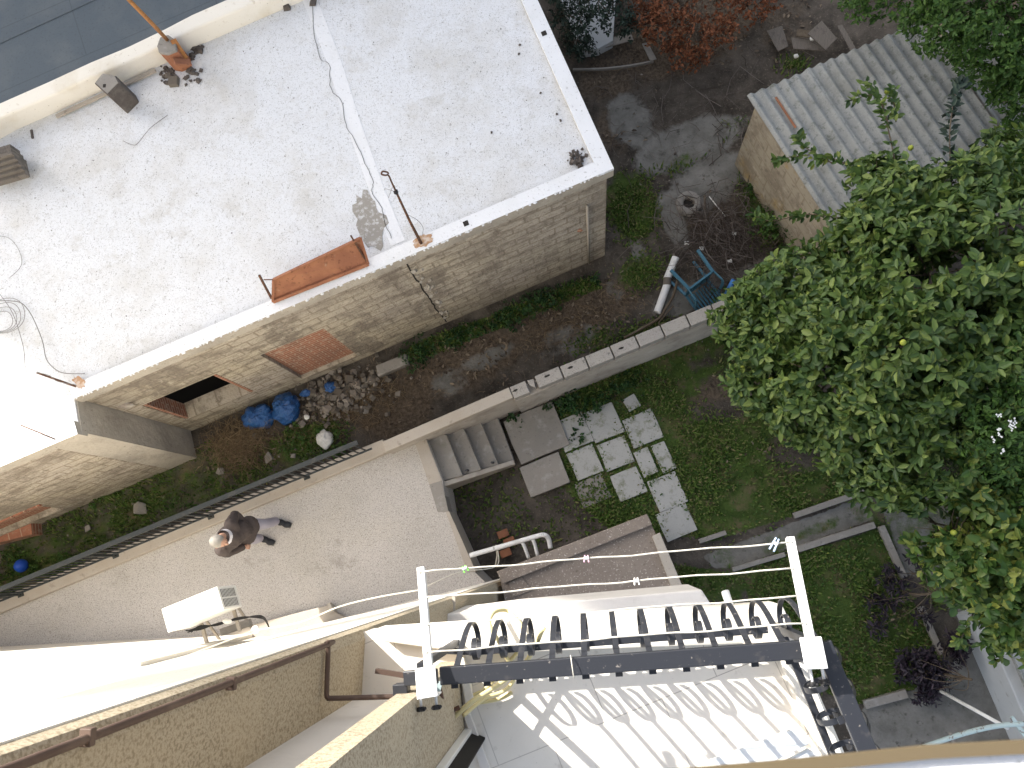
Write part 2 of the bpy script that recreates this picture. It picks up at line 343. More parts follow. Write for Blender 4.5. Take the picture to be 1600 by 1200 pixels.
M['annex'] = mat('brown speckled cement roof', (.235, .195, .16), [('noise', 1.4, .45, .7, (.18, .145, .12), .7, dict(d=7)), ('noise', 10, .55, .7, (.30, .255, .21), .6, dict(d=7)),
    ('noise', 45, .62, .68, (.55, .5, .45), .7, dict(d=2)), ('noise', 25, .6, .7, (.09, .07, .055), .6, dict(d=5))], bump=[('noise', 60, .4, .006)], rough=.95)
M['hose'] = mat('cream rubber hose', (.66, .57, .30), rough=.5)
M['string'] = mat('cream line', (.60, .57, .49), rough=.8)
M['trim'] = mat('ochre trim', (.115, .088, .05), [('noise', 12, .5, .7, (.15, .11, .05), .6)], rough=.7)
M['bark'] = mat('bark', (.11, .085, .06), [('noise', 14, .5, .7, (.2, .17, .13), .6, dict(st=(1, 1, .3)))], bump=[('noise', 20, .8, .02)], rough=.95)
M['lemonleaf'] = mat('citrus leaf', (.05, .12, .03), rnd=[(.030, .070, .018), (.056, .110, .025), (.085, .148, .031), (.115, .18, .038), (.20, .26, .06)], rough=.5, trans=.22, spec=.45)
M['yellowleaf'] = mat('yellowing citrus leaf', (.1, .17, .03), rnd=[(.035, .085, .02), (.06, .125, .027), (.085, .155, .033), (.13, .19, .04), (.26, .29, .06)], rough=.45, trans=.22, spec=.4)
M['darkleaf'] = mat('dark green leaf', (.03, .08, .02), rnd=[(.012, .035, .010), (.02, .06, .015), (.03, .08, .02), (.045, .10, .025)], rough=.5, trans=.15)
M['jasleaf'] = mat('bright green leaf', (.05, .13, .03), rnd=[(.032, .08, .016), (.055, .12, .022), (.085, .16, .03)], rough=.5, trans=.2)
M['greyleaf'] = mat('grey green leaf', (.03, .055, .035), rnd=[(.014, .026, .018), (.03, .05, .035), (.05, .08, .055)], rough=.5, trans=.1)
M['dryleaf'] = mat('dry rust leaf', (.2, .08, .04), rnd=[(.09, .035, .02), (.20, .075, .035), (.30, .11, .055), (.24, .13, .07)], rough=.9, trans=.1)
M['litter'] = mat('fallen leaf', (.2, .14, .09), rnd=[(.05, .036, .028), (.10, .075, .055), (.17, .13, .095), (.27, .22, .16)], rough=.9)
M['purple'] = mat('dark purple leaf', (.02, .015, .02), rnd=[(.010, .008, .012), (.02, .014, .022), (.035, .022, .035)], rough=.45)
M['grassb'] = mat('grass blade', (.06, .12, .02), rnd=[(.045, .09, .016), (.075, .145, .024), (.11, .18, .035), (.15, .19, .055), (.24, .21, .10)], rough=.7, trans=.2)
M['straw'] = mat('dry straw', (.25, .18, .10), rnd=[(.10, .07, .045), (.2, .14, .08), (.32, .24, .14)], rough=.9)
M['twig'] = mat('twig', (.12, .10, .09), rnd=[(.045, .035, .03), (.10, .08, .07), (.19, .165, .15)], rough=.95)
M['lemon'] = mat('lemon skin', (.30, .34, .05), rough=.45)
M['petal'] = mat('white petal', (.75, .75, .72), rough=.7)
M['stone'] = mat('rubble stone', (.34, .31, .28), rnd=[(.10, .085, .07), (.17, .15, .125), (.27, .24, .21)], bump=[('noise', 30, .6, .01)], rough=.95)
M['jacket'] = mat('grey brown jacket cloth', (.075, .06, .055), [('noise', 6, .5, .7, (.11, .09, .08), .5)], bump=[('noise', 9, .5, .02, dict(d=3))], rough=.95)
M['trouser'] = mat('pale lilac grey trousers', (.36, .34, .39), bump=[('noise', 12, .5, .02)], rough=.9)
M['skin'] = mat('skin', (.46, .27, .19), rough=.6)
M['hair'] = mat('silver hair', (.30, .28, .25), [('noise', 60, .5, .65, (.22, .2, .17), .5, dict(st=(1, .3, 1)))], bump=[('noise', 90, .5, .004)], rough=.6)
M['collar'] = mat('white collar', (.7, .68, .7), rough=.9)
M['shoe'] = mat('dark shoe', (.022, .023, .028), rough=.6)
M['sole'] = mat('grey shoe sole', (.15, .145, .13), rough=.8)
M['skirt'] = mat('white painted wall', (.50, .52, .53), [('noise', 2, .5, .7, (.42, .44, .45), .6, dict(d=7)), ('noise', 8, .62, .7, (.25, .24, .22), .6, dict(d=8, st=(1, .3, 1)))], bump=[('noise', 14, .4, .01)], rough=.9)
M['bluepaint'] = mat('peeling pale blue paint', (.45, .56, .56), [('noise', 12, .56, .62, (.16, .10, .07), .85, dict(d=6))], rough=.8)
M['peggreen'] = mat('green peg', (.25, .80, .12), rough=.4)
M['pegpink'] = mat('pink peg', (.70, .40, .50), rough=.4)
M['pegblue'] = mat('pale blue peg', (.45, .60, .80), rough=.4)
M['pegwhite'] = mat('white peg', (.75, .74, .70), rough=.5)
M['panelblue'] = mat('pale blue panel', (.64, .67, .69), rough=.35)
M['cable'] = mat('thin grey cable', (.22, .21, .20), rough=.8)
M['black'] = mat('black rubber', (.015, .015, .016), rough=.5)
M['stain'] = mat('rust stain', (.42, .25, .14), [('noise', 16, .45, .6, (.62, .54, .47), .8, dict(d=6))], rough=.95)
M['barecement'] = mat('bare cement patch', (.30, .28, .25), [('noise', 14, .5, .62, (.62, .62, .62), .8, dict(d=8, rg=.7)), ('noise', 2, .5, .7, (.36, .34, .3), .5)], rough=.95)

# ---------------------------------------------------------------- ground
def proj(X, Y, Z=0.0):
    """world points -> photo pixels (used to lay out the zones measured on the photo)"""
    z = Z - CAMZ
    a = X * AX.x + Y * AY.x + z * AZ.x; b = X * AX.y + Y * AY.y + z * AZ.y; c = X * AX.z + Y * AY.z + z * AZ.z
    return 800 + F * a / c, 600 + F * b / c

def ell(px, py, L):
    out = np.zeros_like(px)
    for (x, y, rx, ry, w) in L:
        # long axis follows the street (22 degrees)
        dx, dy = px - x, py - y; c, s = math.cos(-A22), math.sin(-A22)
        a = (dx * c + dy * s) / rx; b = (-dx * s + dy * c) / ry
        out = np.maximum(out, w * np.clip(1.6 - 1.2 * np.sqrt(a * a + b * b), 0, 1))
    return out

def pol(px, py, P, soft=8.0):
    """soft inside mask of a polygon"""
    m = np.full_like(px, 1e9); n = len(P); ins = np.zeros(px.shape, bool)
    for i in range(n):
        (x0, y0), (x1, y1) = P[i], P[(i + 1) % n]; dx, dy = x1 - x0, y1 - y0
        t = np.clip(((px - x0) * dx + (py - y0) * dy) / (dx * dx + dy * dy), 0, 1); m = np.minimum(m, np.hypot(px - x0 - t * dx, py - y0 - t * dy))
        ins ^= ((y0 > py) != (y1 > py)) & (px < dx * (py - y0) / (dy if dy else 1e-9) + x0)
    m = np.where(ins, m, -m)
    return np.clip(m / soft + .5, 0, 1)

SLABS = []   # filled before the grass is grown
def zones(X, Y):
    px, py = proj(X, Y)
    g = np.maximum.reduce([
        pol(px, py, [(840, 650), (930, 585), (1130, 505), (1250, 560), (1375, 765), (1250, 802), (1100, 850), (1020, 690)]) * .95,
        pol(px, py, [(870, 660), (1010, 610), (1100, 840), (960, 835), (880, 760)]) * 1.0,
        pol(px, py, [(1150, 893), (1370, 828), (1485, 1060), (1345, 1100), (1230, 1060)]) * 1.0,
        pol(px, py, [(1360, 560), (1700, 380), (1800, 900), (1460, 960), (1375, 780)]) * .5,
        pol(px, py, [(1040, 880), (1160, 895), (1160, 950), (1070, 930)]) * .8,
        pol(px, py, [(700, 755), (860, 720), (950, 830), (760, 870)], 20) * .28,
        pol(px, py, [(600, 585), (640, 540), (930, 428), (940, 450)], 6) * .9,
        pol(px, py, [(330, 690), (0, 850), (0, 930), (560, 690)], 14) * .50,
        ell(px, py, [(985, 320, 45, 62, .85), (1195, 330, 40, 60, .9), (1240, 95, 28, 20, .5), (1000, 425, 45, 30, .7), (470, 690, 70, 25, .9), (940, 530, 60, 22, .5),
                     (210, 800, 60, 26, .7), (60, 900, 90, 40, .75), (1150, 200, 40, 20, .3), (1060, 250, 36, 20, .45), (1000, 520, 60, 16, .6), (760, 690, 40, 24, .8), (1132, 872, 22, 30, .5), (1210, 850, 30, 26, .5), (1280, 826, 60, 14, .52), (1340, 800, 22, 36, .5), (1380, 830, 18, 60, .55)])])
    g = g * (1 - ell(px, py, [(1180, 600, 120, 46, .95), (1265, 690, 80, 50, .8), (1110, 640, 50, 24, .6), (1100, 700, 40, 22, .25), (1110, 560, 60, 20, .5), (1395, 970, 30, 50, .4), (1330, 940, 30, 40, .2), (1180, 760, 50, 12, .3)]))
    c = np.maximum.reduce([
        pol(px, py, [(1098, 868), (1352, 775), (1366, 812), (1150, 888), (1115, 890)], 5) * .85,
        pol(px, py, [(1378, 800), (1400, 770), (1480, 760), (1570, 960), (1520, 1000), (1440, 900), (1415, 900)], 6) * .8,
        pol(px, py, [(1345, 1108), (1415, 1085), (1490, 1040), (1500, 960), (1640, 1260), (1330, 1260)], 6) * 1.0,
        ell(px, py, [(1075, 225, 110, 40, .85), (1090, 290, 60, 50, .8), (1050, 340, 22, 60, .85), (1062, 470, 46, 24, 1.0), (890, 530, 70, 34, .55), (700, 600, 60, 30, .5),
                     (1110, 440, 60, 40, .5), (220, 790, 35, 14, .8), (1180, 420, 50, 20, .55), (985, 190, 40, 60, .75), (1130, 270, 50, 40, .7), (1000, 400, 20, 40, .6), (760, 560, 60, 20, .6), (960, 455, 20, 30, .5), (800, 800, 40, 10, .4), (830, 520, 40, 12, .35), (590, 600, 40, 20, .4)])])
    l = ell(px, py, [(900, 490, 120, 42, 1.0), (720, 570, 130, 46, .85), (620, 640, 70, 50, .9), (1060, 60, 130, 60, 1.0), (950, 120, 60, 50, .7), (560, 620, 60, 40, .8), (1150, 590, 120, 40, .6), (1180, 700, 80, 40, .45), (380, 700, 80, 40, .7),
                     (1400, 960, 60, 30, .4), (960, 200, 40, 50, .6), (1230, 40, 60, 60, .5), (1120, 340, 80, 40, .5)])
    return g, c, l

gx = np.arange(-15, 12, .07); gy = np.arange(-7, 13, .07)
GX, GY = np.meshgrid(gx, gy, indexing='ij'); nx, ny = GX.shape
zg, zc, zl = zones(GX, GY)
GZ = (vnoise(GX, GY, .8, 3, 5) - .5) * .05 * (1 - zc * .8) - .01
edge = np.minimum.reduce([GX - GX.min(), GX.max() - GX, GY - GY.min(), GY.max() - GY]); GZ = np.where(edge < .1, -.03, GZ)
V = np.stack([GX.ravel(), GY.ravel(), GZ.ravel()], 1)
ii = np.arange(nx * ny).reshape(nx, ny)
Fq = np.stack([ii[:-1, :-1].ravel(), ii[1:, :-1].ravel(), ii[1:, 1:].ravel(), ii[:-1, 1:].ravel()], 1)

gm = bpy.data.materials.new('yard soil'); gm.use_nodes = True; nt = gm.node_tree; bs = nt.nodes['Principled BSDF']; bs.inputs['Roughness'].default_value = .97
bs.inputs['Specular IOR Level'].default_value = .15
at_ = nt.nodes.new('ShaderNodeAttribute'); at_.attribute_name = 'zone'; sp = nt.nodes.new('ShaderNodeSeparateColor'); nt.links.new(at_.outputs['Color'], sp.inputs[0])
co = _coord(nt)
def ramp2(c1, c2, t, s, lo, hi, c3=None, **k):
    o = _tex(nt, co, t, s, **k); mr = nt.nodes.new('ShaderNodeMapRange'); mr.inputs['From Min'].default_value = lo; mr.inputs['From Max'].default_value = hi; nt.links.new(o, mr.inputs['Value'])
    mx = nt.nodes.new('ShaderNodeMix'); mx.data_type = 'RGBA'; nt.links.new(mr.outputs[0], mx.inputs[0])
    for i, c in ((6, c1), (7, c2)):
        if isinstance(c, tuple): mx.inputs[i].default_value = (*c, 1)
        else: nt.links.new(c, mx.inputs[i])
    return mx.outputs[2]
def zmask(ch, s, w, soft):
    o = _tex(nt, co, 'noise', s, d=9, rg=.68); a = nt.nodes.new('ShaderNodeMath'); a.operation = 'MULTIPLY_ADD'; a.inputs[1].default_value = w; nt.links.new(o, a.inputs[0]); nt.links.new(sp.outputs[ch], a.inputs[2])
    mr = nt.nodes.new('ShaderNodeMapRange'); mr.inputs['From Min'].default_value = .5 + w / 2 - soft; mr.inputs['From Max'].default_value = .5 + w / 2 + soft; nt.links.new(a.outputs[0], mr.inputs['Value']); return mr.outputs[0]
def zmix(a, b, f):
    mx = nt.nodes.new('ShaderNodeMix'); mx.data_type = 'RGBA'; nt.links.new(f, mx.inputs[0]); nt.links.new(a, mx.inputs[6]); nt.links.new(b, mx.inputs[7]); return mx.outputs[2]
soil = ramp2((.048, .041, .034), (.125, .108, .090), 'noise', 2.2, .38, .66, d=9, rg=.7)
soil = ramp2(soil, (.17, .145, .115), 'noise', 30, .58, .68, d=5)
litc = ramp2((.065, .050, .038), (.16, .125, .09), 'noise', 18, .40, .62, d=8, rg=.75)
conc = ramp2((.155, .150, .135), (.235, .228, .21), 'noise', 3, .4, .65, d=9, rg=.65)
conc = ramp2(conc, (.075, .072, .06), 'noise', 7, .56, .68, d=9, rg=.7)
grs = ramp2((.040, .068, .016), (.075, .115, .028), 'noise', 5, .38, .62, d=8, rg=.7)
grs = ramp2(grs, (.14, .115, .065), 'noise', 2.4, .50, .64, d=8, rg=.7)
cur = zmix(soil, litc, zmask(2, 4.0, .9, .14)); cur = zmix(cur, conc, zmask(1, 2.2, 1.0, .09)); cur = zmix(cur, grs, zmask(0, 4.0, .9, .10))
nt.links.new(cur, bs.inputs['Base Color'])
bo = _tex(nt, co, 'noise', 18, d=9, rg=.75); bn = nt.nodes.new('ShaderNodeBump'); bn.inputs['Strength'].default_value = .8; bn.inputs['Distance'].default_value = .03
nt.links.new(bo, bn.inputs['Height']); nt.links.new(bn.outputs[0], bs.inputs['Normal'])

ground = np_mesh('ground', V, Fq, gm, loc=(0, 0, 0))
ca = ground.data.color_attributes.new('zone', 'FLOAT_COLOR', 'POINT')
ca.data.foreach_set('color', np.stack([zg.ravel(), zc.ravel(), zl.ravel(), np.ones(nx * ny)], 1).astype(np.float32).ravel())
ground.data.polygons.foreach_set('use_smooth', [True] * len(ground.data.polygons))
props(ground, 'yard ground of dark soil, moss and worn concrete', None, None, 'structure')
far = MB().add([(-150, -150, -.08), (150, -150, -.08), (150, 150, -.08), (-150, 150, -.08)], [(0, 1, 2, 3)]).build('surrounding_ground', M['conc'], loc=(0, 0, -.08))
props(far, 'plain ground around the plots', None, None, 'structure')

# ---------------------------------------------------------------- scatter helpers
def leaf_mesh(P, D, N, L, W, fold=.25):
    """oval folded leaves: base P, direction D, normal N, length L, width W -> verts, quads"""
    n = len(P); S = np.cross(D, N); S /= np.linalg.norm(S, axis=1)[:, None] + 1e-9; N2 = np.cross(S, D)
    L = L[:, None]; W = W[:, None]
    up = N2 * W * fold; droop = -N2 * L * .12
    v = np.stack([P, P + D * L * .35 + S * W * .5 + up, P + D * L * .75 + S * W * .36 + up * .7 + droop * .5, P + D * L + droop,
                  P + D * L * .75 - S * W * .36 + up * .7 + droop * .5, P + D * L * .35 - S * W * .5 + up], 1).reshape(-1, 3)
    b = (np.arange(n) * 6)[:, None]
    f = np.concatenate([b + np.array([[0, 1, 2, 3]]), b + np.array([[0, 3, 4, 5]])], 0)
    return v, f

def unit(a): return a / (np.linalg.norm(a, axis=1)[:, None] + 1e-9)

def crown(name, lobes, m, parent, leafL=.10, leafW=.05, per=9, dens=70, inner=.2, low=-.35, spread=.10, seed=1):
    rg = np.random.default_rng(seed); Pc = []; Dc = []
    for (c, r, *q) in lobes:
        rz = r * (q[0] if q else .8); n = int(dens * 4 * math.pi * r * r * .62)
        d = unit(rg.normal(size=(int(n * 1.6), 3))); d = d[d[:, 2] > low][:n]; n = len(d)
        bump = .68 + .62 * vnoise(d[:, 0] * 3 + c[0] * 5 + d[:, 2] * 2, d[:, 1] * 3 + c[1] * 5, 1.0, seed, 3)
        rad = bump * rg.uniform(.86, 1.08, n)
        k = rg.random(n) < inner; rad = np.where(k, rad * rg.uniform(.4, .9, n), rad)
        Pc.append(np.array(c) + d * rad[:, None] * np.array([r, r, rz])); Dc.append(d)
    Pc = np.concatenate(Pc); Dc = np.concatenate(Dc)
    # natural gaps: drop clusters where a noise field is low
    gap = vnoise(Pc[:, 0], Pc[:, 1], 1.7, seed + 50, 3); keep = gap + rg.uniform(-.08, .08, len(Pc)) > .345; Pc = Pc[keep]; Dc = Dc[keep]
    n = len(Pc); tw = unit(Dc + np.array([0, 0, .55]) + rg.normal(size=(n, 3)) * .35)
    P = np.repeat(Pc, per, 0); T = np.repeat(tw, per, 0); k = len(P)
    along = rg.uniform(-1, .6, k)[:, None] * spread
    rd = rg.normal(size=(k, 3)); rd -= T * (rd * T).sum(1)[:, None]; rd = unit(rd)
    D = unit(rd * 1.0 + T * rg.uniform(.1, .9, k)[:, None]); P = P + T * along + rd * .008
    N = unit(T + rd * -.3 + rg.normal(size=(k, 3)) * .25); L = leafL * rg.uniform(.6, 1.25, k); W = leafW * rg.uniform(.75, 1.2, k) * L / leafL
    v, f = leaf_mesh(P, D, N, L, W)
    return np_mesh(name, v, f, m, parent), Pc

def in_slab(x, y):
    k = np.zeros(len(x), bool)
    for (cx_, cy_, hu, hv, a) in SLABS:
        c, s = math.cos(a), math.sin(a); dx, dy = x - cx_, y - cy_
        k |= (np.abs(dx * c + dy * s) < hu) & (np.abs(-dx * s + dy * c) < hv)
    return k

def grow_grass(n, seed=5):
    rg = np.random.default_rng(seed); x = rg.uniform(-13, 8, n); y = rg.uniform(-5, 10.5, n); g, c, l = zones(x, y)
    patch = vnoise(x, y, 1.6, 9, 4); keep = (rg.random(n) < g * np.clip((patch - .25) * 3.2, .08, 1)) & ~in_slab(x, y) & (c < .75)
    x, y, g, patch = x[keep], y[keep], g[keep], patch[keep]; n = len(x)
    a = rg.uniform(0, 6.28, n); h = rg.uniform(.03, .09, n) * (.6 + patch) ; tilt = rg.uniform(.2, 1.0, n)
    w = rg.uniform(.007, .017, n); dx, dy = np.cos(a), np.sin(a)
    b = np.stack([x, y, np.full(n, -.012)], 1); t = b + np.stack([dx * h * tilt, dy * h * tilt, h], 1); s = np.stack([-dy * w, dx * w, 0 * w], 1)
    mid = (b + t) / 2 + np.stack([0 * h, 0 * h, h * .12], 1)
    v = np.stack([b - s, b + s, mid + s * .9, t, mid - s * .9], 1).reshape(-1, 3); q = (np.arange(n) * 5)[:, None]
    # one quad and one more quad sharing the tip keep the blade bent
    f = np.concatenate([q + np.array([[0, 1, 2, 4]])], 0); f2 = q + np.array([[4, 2, 3, 3]])
    v2 = np.stack([mid - s * .9, mid + s * .9, t + s * .15, t - s * .15], 1).reshape(-1, 3); v1 = np.stack([b - s, b + s, mid + s * .9, mid - s * .9], 1).reshape(-1, 3)
    V_ = np.concatenate([v1, v2]); f = (np.arange(len(V_) // 4) * 4)[:, None] + np.array([[0, 1, 2, 3]])
    return np_mesh('grass', V_, f, M['grassb'], loc=(0, 0, 0))

def scatter_flat(name, n, wfun, m, size, z=.0, seed=3, curl=.5, clump=None):
    rg = np.random.default_rng(seed); x = rg.uniform(-13, 8, n); y = rg.uniform(-5, 10.5, n); w = wfun(x, y); keep = rg.random(n) < w
    x, y = x[keep], y[keep]; n = len(x); P = np.stack([x, y, z + rg.uniform(.0, .03, n)], 1)
    D = unit(np.stack([rg.normal(size=n), rg.normal(size=n), rg.normal(size=n) * .3], 1)); N = unit(np.stack([rg.normal(size=n) * curl, rg.normal(size=n) * curl, np.ones(n)], 1))
    L = rg.uniform(*size, n); v, f = leaf_mesh(P, D, N, L, L * rg.uniform(.3, .6, n), fold=.35); return np_mesh(name, v, f, m, loc=(0, 0, 0))

# ---------------------------------------------------------------- white roofed neighbour house
ZR = 3.2
C1 = at(113, 624, ZR); C2 = at(959, 263, ZR); C0 = at(121, 678, ZR)
UF = (C2 - C1).normalized(); NF = Vector((UF.y, -UF.x, 0))            # facade direction, facade outward normal (towards us)
VR = (at(840, 0, ZR) - C2).normalized()                                 # the right edge, going away
def xy(v): return (v[0], v[1])
CL = C0 - UF * 9; CB = C2 + VR * 8; CLb = CL + VR * 9
B1 = at(-60, 226, 3.1); B2 = at(480, -4, 3.1); ub = (B2 - B1).normalized(); backL = B1 - ub * 6; backR = B2 + ub * 9
house = thing('white_roofed_house', Vector((C1.x, C1.y, 0)), 'single storey block house with a whitewashed flat roof and yellowish block walls', 'house')

def facade(s0, s1, z0, z1, holes, org, u, nrm, th, mb, rev=None):
    """wall panel of thickness th with rectangular holes [(s0,s1,z0,z1)], front face on org + u*s"""
    S = sorted({s0, s1, *[h[0] for h in holes], *[h[1] for h in holes]}); Z = sorted({z0, z1, *[h[2] for h in holes], *[h[3] for h in holes]})
    for i in range(len(S) - 1):
        # merge vertically where no hole
        run = None
        for j in range(len(Z) - 1):
            ms, mz = (S[i] + S[i + 1]) / 2, (Z[j] + Z[j + 1]) / 2
            solid = not any(h[0] < ms < h[1] and h[2] < mz < h[3] for h in holes)
            if solid and run is None: run = Z[j]
            if (not solid or j == len(Z) - 2) and run is not None:
                top = Z[j + 1] if solid else Z[j]
                a = org + u * S[i]; b = org + u * S[i + 1]
                mb.prism([xy(a), xy(b), xy(b - nrm * th), xy(a - nrm * th)], run, top); run = None

def onwall(px, py, org, u):
    r = ray(px, py); n = Vector((u.y, -u.x, 0)); t = (Vector((org.x, org.y, 0)) - Vector((0, 0, CAMZ))).dot(n) / r.dot(n)
    p = Vector((0, 0, CAMZ)) + r * t
    return (p - Vector((org.x, org.y, p.z))).dot(u), p.z

org = C1 - NF * .04; LF = (C2 - C1).length - .08
w1 = [onwall(*p, org, UF) for p in ((221, 635), (337, 584), (396, 611), (292, 655))]
w2 = [onwall(*p, org, UF) for p in ((408, 555), (501, 515), (585, 572), (483, 599))]
h1 = ((w1[0][0] + w1[3][0]) / 2, (w1[1][0] + w1[2][0]) / 2, (w1[2][1] + w1[3][1]) / 2, (w1[0][1] + w1[1][1]) / 2)
h2 = ((w2[0][0] + w2[3][0]) / 2, (w2[1][0] + w2[2][0]) / 2, max(.25, (w2[2][1] + w2[3][1]) / 2), (w2[0][1] + w2[1][1]) / 2)
mb = MB(); facade(0, LF, -.05, 2.98, [h1, h2], org, UF, NF, .26, mb); mb.build('wall', M['nwall'], house)
# return wall on the right side, back fill walls
a = org + UF * LF
MB().prism([xy(a - NF * .262), xy(a - UF * .26 - NF * .262), xy(a - UF * .26 + VR * 8), xy(a + VR * 8)], -.05, 2.975).build('side_wall', M['nwall'], house)
# projecting left part: its grey return face, then the long wall
o0 = C0 - NF * .04; 
MB().prism([xy(o0), xy(o0 - UF * .5), xy(C1 - UF * .5 - NF * .3), xy(C1 - NF * .3)], -.05, 2.98).build('corner_pier', M['nconc'], house)
wl = [onwall(*p, o0, UF) for p in ((-30, 816), (62, 783), (110, 800), (45, 812))]
hl = (-3.6, -1.95, .75, 1.35)
ol = o0 - UF * .5 ; mb = MB(); facade(-8.5, 0, -.05, 2.98, [(-3.9, -1.75, .3, .95)], ol + NF * .002, UF, NF, .26, mb); mb.build('left_wall', M['nwall'], house)
a = ol + UF * -3.9; b = ol + UF * -1.75
MB().prism([xy(a - NF * .10), xy(b - NF * .10), xy(b - NF * .2), xy(a - NF * .2)], .3, .62).build('brick_infill', M['brick'], house)
mb = MB(); 
for k in range(9): 
    p = ol + UF * (-1.78 - k * .24); mb.box(Vector((p.x, p.y, .99)) + NF * .008, UF * .11, NF * .02, UP * .035)
mb.build('brick_lintel', M['brick'], house)
MB().prism([xy(a - NF * .25), xy(b - NF * .25), xy(b - NF * 1.5), xy(a - NF * 1.5)], -.02, .25).build('dark_backing', M['dark'], house)  # near-black slab paints the unlit depth behind the opening
# roof slab: walls-coloured edge, white coated top, raised rim
_t = ((B1 - C2).x * ub.y - (B1 - C2).y * ub.x) / (VR.x * ub.y - VR.y * ub.x); XR = C2 + VR * _t
mb = MB(); mb.prism([xy(p) for p in [C1, C2, XR, backL, CL, C0]], 2.98, 3.096); mb.build('roof_slab', M['nconc'], house)
mb = MB(); mb.prism([xy(p) for p in [C1 - NF * .02 - UF * .02, C2 - NF * .03 - UF * .03, XR - UF * .03, backL + NF * .01, CL - NF * .02, C0 - NF * .02 - UF * .02]], 3.096, 3.12)
mb.build('roof_coating', M['roofwhite'], house)
# raised rim: right side and front
def rim(name, a, b, inn, w):
    MB().prism([xy(a), xy(b), xy(b + inn * w), xy(a + inn * w)], 3.0961, 3.194).build(name, M['nconc'], house)
    o = MB().prism([xy(a), xy(b), xy(b + inn * w), xy(a + inn * w)], 3.1941, 3.20); return o
r_ = rim('rim_core', C1, C2 - UF * .2, -NF, .19); r_.build('rim', M['rimwhite'], house)
mb = MB(); mb.prism([xy(C2), xy(C2 - UF * .2), xy(XR - UF * .2), xy(XR)], 3.0962, 3.185); mb.build('rim_core', M['nconc'], house)
mb = MB(); mb.prism([xy(C2 + UF * .002 + NF * .002), xy(C2 - UF * .202 + NF * .002), xy(XR - UF * .202), xy(XR + UF * .002)], 3.15, 3.2); mb.build('rim', M['rimwhite'], house)
r_ = rim('rim_core', C0 - UF * 9, C0, -NF, .19); r_.build('rim', M['rimwhite'], house)
# chipped edge of the coating along the facade
mb = MB()
for k in range(150):
    p = C1 + UF * R.uniform(0, LF); mb.rock(Vector((p.x, p.y, 3.185)) + NF * .002, R.uniform(.008, .022), .5)
o = mb.build('chipped_edge', M['rimwhite'], house); o['kind'] = 'stuff'
# rim drain holes: dark plates paint their shade, nothing is cut
for (x, y) in ((728, 349), (850, 52)):
    p = at(x, y, 3.202); MB().box(p, UF * .035, VR * .035, UP * .0015).build('painted_drain_hole', M['hole'], house)
# windows
def inbox(s0, s1, z0, z1, d0, d1, o=org): 
    a = o + UF * s0 - NF * d0; b = o + UF * s1 - NF * d0; c = o + UF * s1 - NF * d1; d = o + UF * s0 - NF * d1
    return MB().prism([xy(a), xy(b), xy(c), xy(d)], z0, z1)
s0, s1, z0, z1 = h1
win = inbox(s0 + .002, s0 + .05, z0 + .003, z1 - .003, .012, .262).build('brick_jamb', M['brickside'], house)
inbox(s1 - .045, s1 - .002, z0 + .003, z1 - .003, -.006, .26).build('brick_jamb', M['brickside'], house)
inbox(s0 + .052, s1 - .047, z0 - .02, z0 + .012, .004, .27).build('sill', M['cream'] if False else M['nwall'], house)
inbox(s0 - .5, s1 + .5, -.03, 2.9, 1.6, 1.7).build('dark_backing', M['dark'], house)  # near-black slabs paint the darkness of the unlit room
inbox(s0 - .5, s1 + .5, -.03, .02, .27, 1.6).build('dark_backing', M['dark'], house)
s0, s1, z0, z1 = h2
inbox(s0 + .003, s1 - .003, z0 + .003, z1 - .003, .07, .20).build('brick_infill', M['brick'], house)
# bulge of mortar, eroded hollow, vertical joint between the two wall halves
sj, zj = onwall(631, 410, org, UF); sk, zk = onwall(706, 516, org, UF); sj = (sj + sk) / 2
pts = [Vector((*xy(org + UF * (sj + R.uniform(-.018, .018)) + NF * .002), z)) for z in np.linspace(.05, 3.1, 26)]
mb = MB(); mb.strip(pts, UF, .022, .008); mb.build('expansion_joint', M['hole'], house)
mb = MB()
for k in range(26):
    z = R.uniform(.1, 2.8); mb.rock(Vector((*xy(org + UF * (sj + R.uniform(.03, .16))), z)), R.uniform(.02, .05), 1)
o = mb.build('crumbling_edge', M['nconc'], house); o['kind'] = 'stuff'
for (x, y, w, h) in ((193, 633, .16, .05), (905, 360, .05, .06)):
    s, z = onwall(x, y, org, UF); p = org + UF * s
    MB().ball(Vector((p.x, p.y, z)) , (w, w * .3, h), 14, 7, .15).build('mortar_patch', M['plaster'] if w > .1 else M['brick'], house)
# thin downpipe near the right corner
s, z = onwall(916, 319, org, UF); p = org + UF * s + NF * .03
MB().tube([Vector((p.x, p.y, z)), Vector((p.x, p.y, .05))], .02, 8).build('downpipe', M['kerb'], house, smooth=True)
# seam upstand across the roof, cracks
up = [at(x, y, 3.122) for x, y in ((480, -10), (500, 40), (520, 90), (545, 170), (560, 215), (590, 300), (622, 380))]
mb = MB(); mb.strip(up, U22, .20, .004); mb.build('seam_band', M['rimwhite'], house)
ck = [(487, -5), (491, 50), (500, 90), (514, 100), (517, 140), (534, 160), (540, 195), (556, 222), (573, 262), (583, 285), (581, 300), (596, 325), (600, 345), (612, 372)]
mb = MB(); P = smooth_path([at(x, y, 3.130) for x, y in ck], 5); P = [p + Vector((R.uniform(-.010, .010), R.uniform(-.010, .010), 0)) for p in P]; mb.strip(P, U22, .0055, .003); mb.build('roof_crack', M['hole'], house)
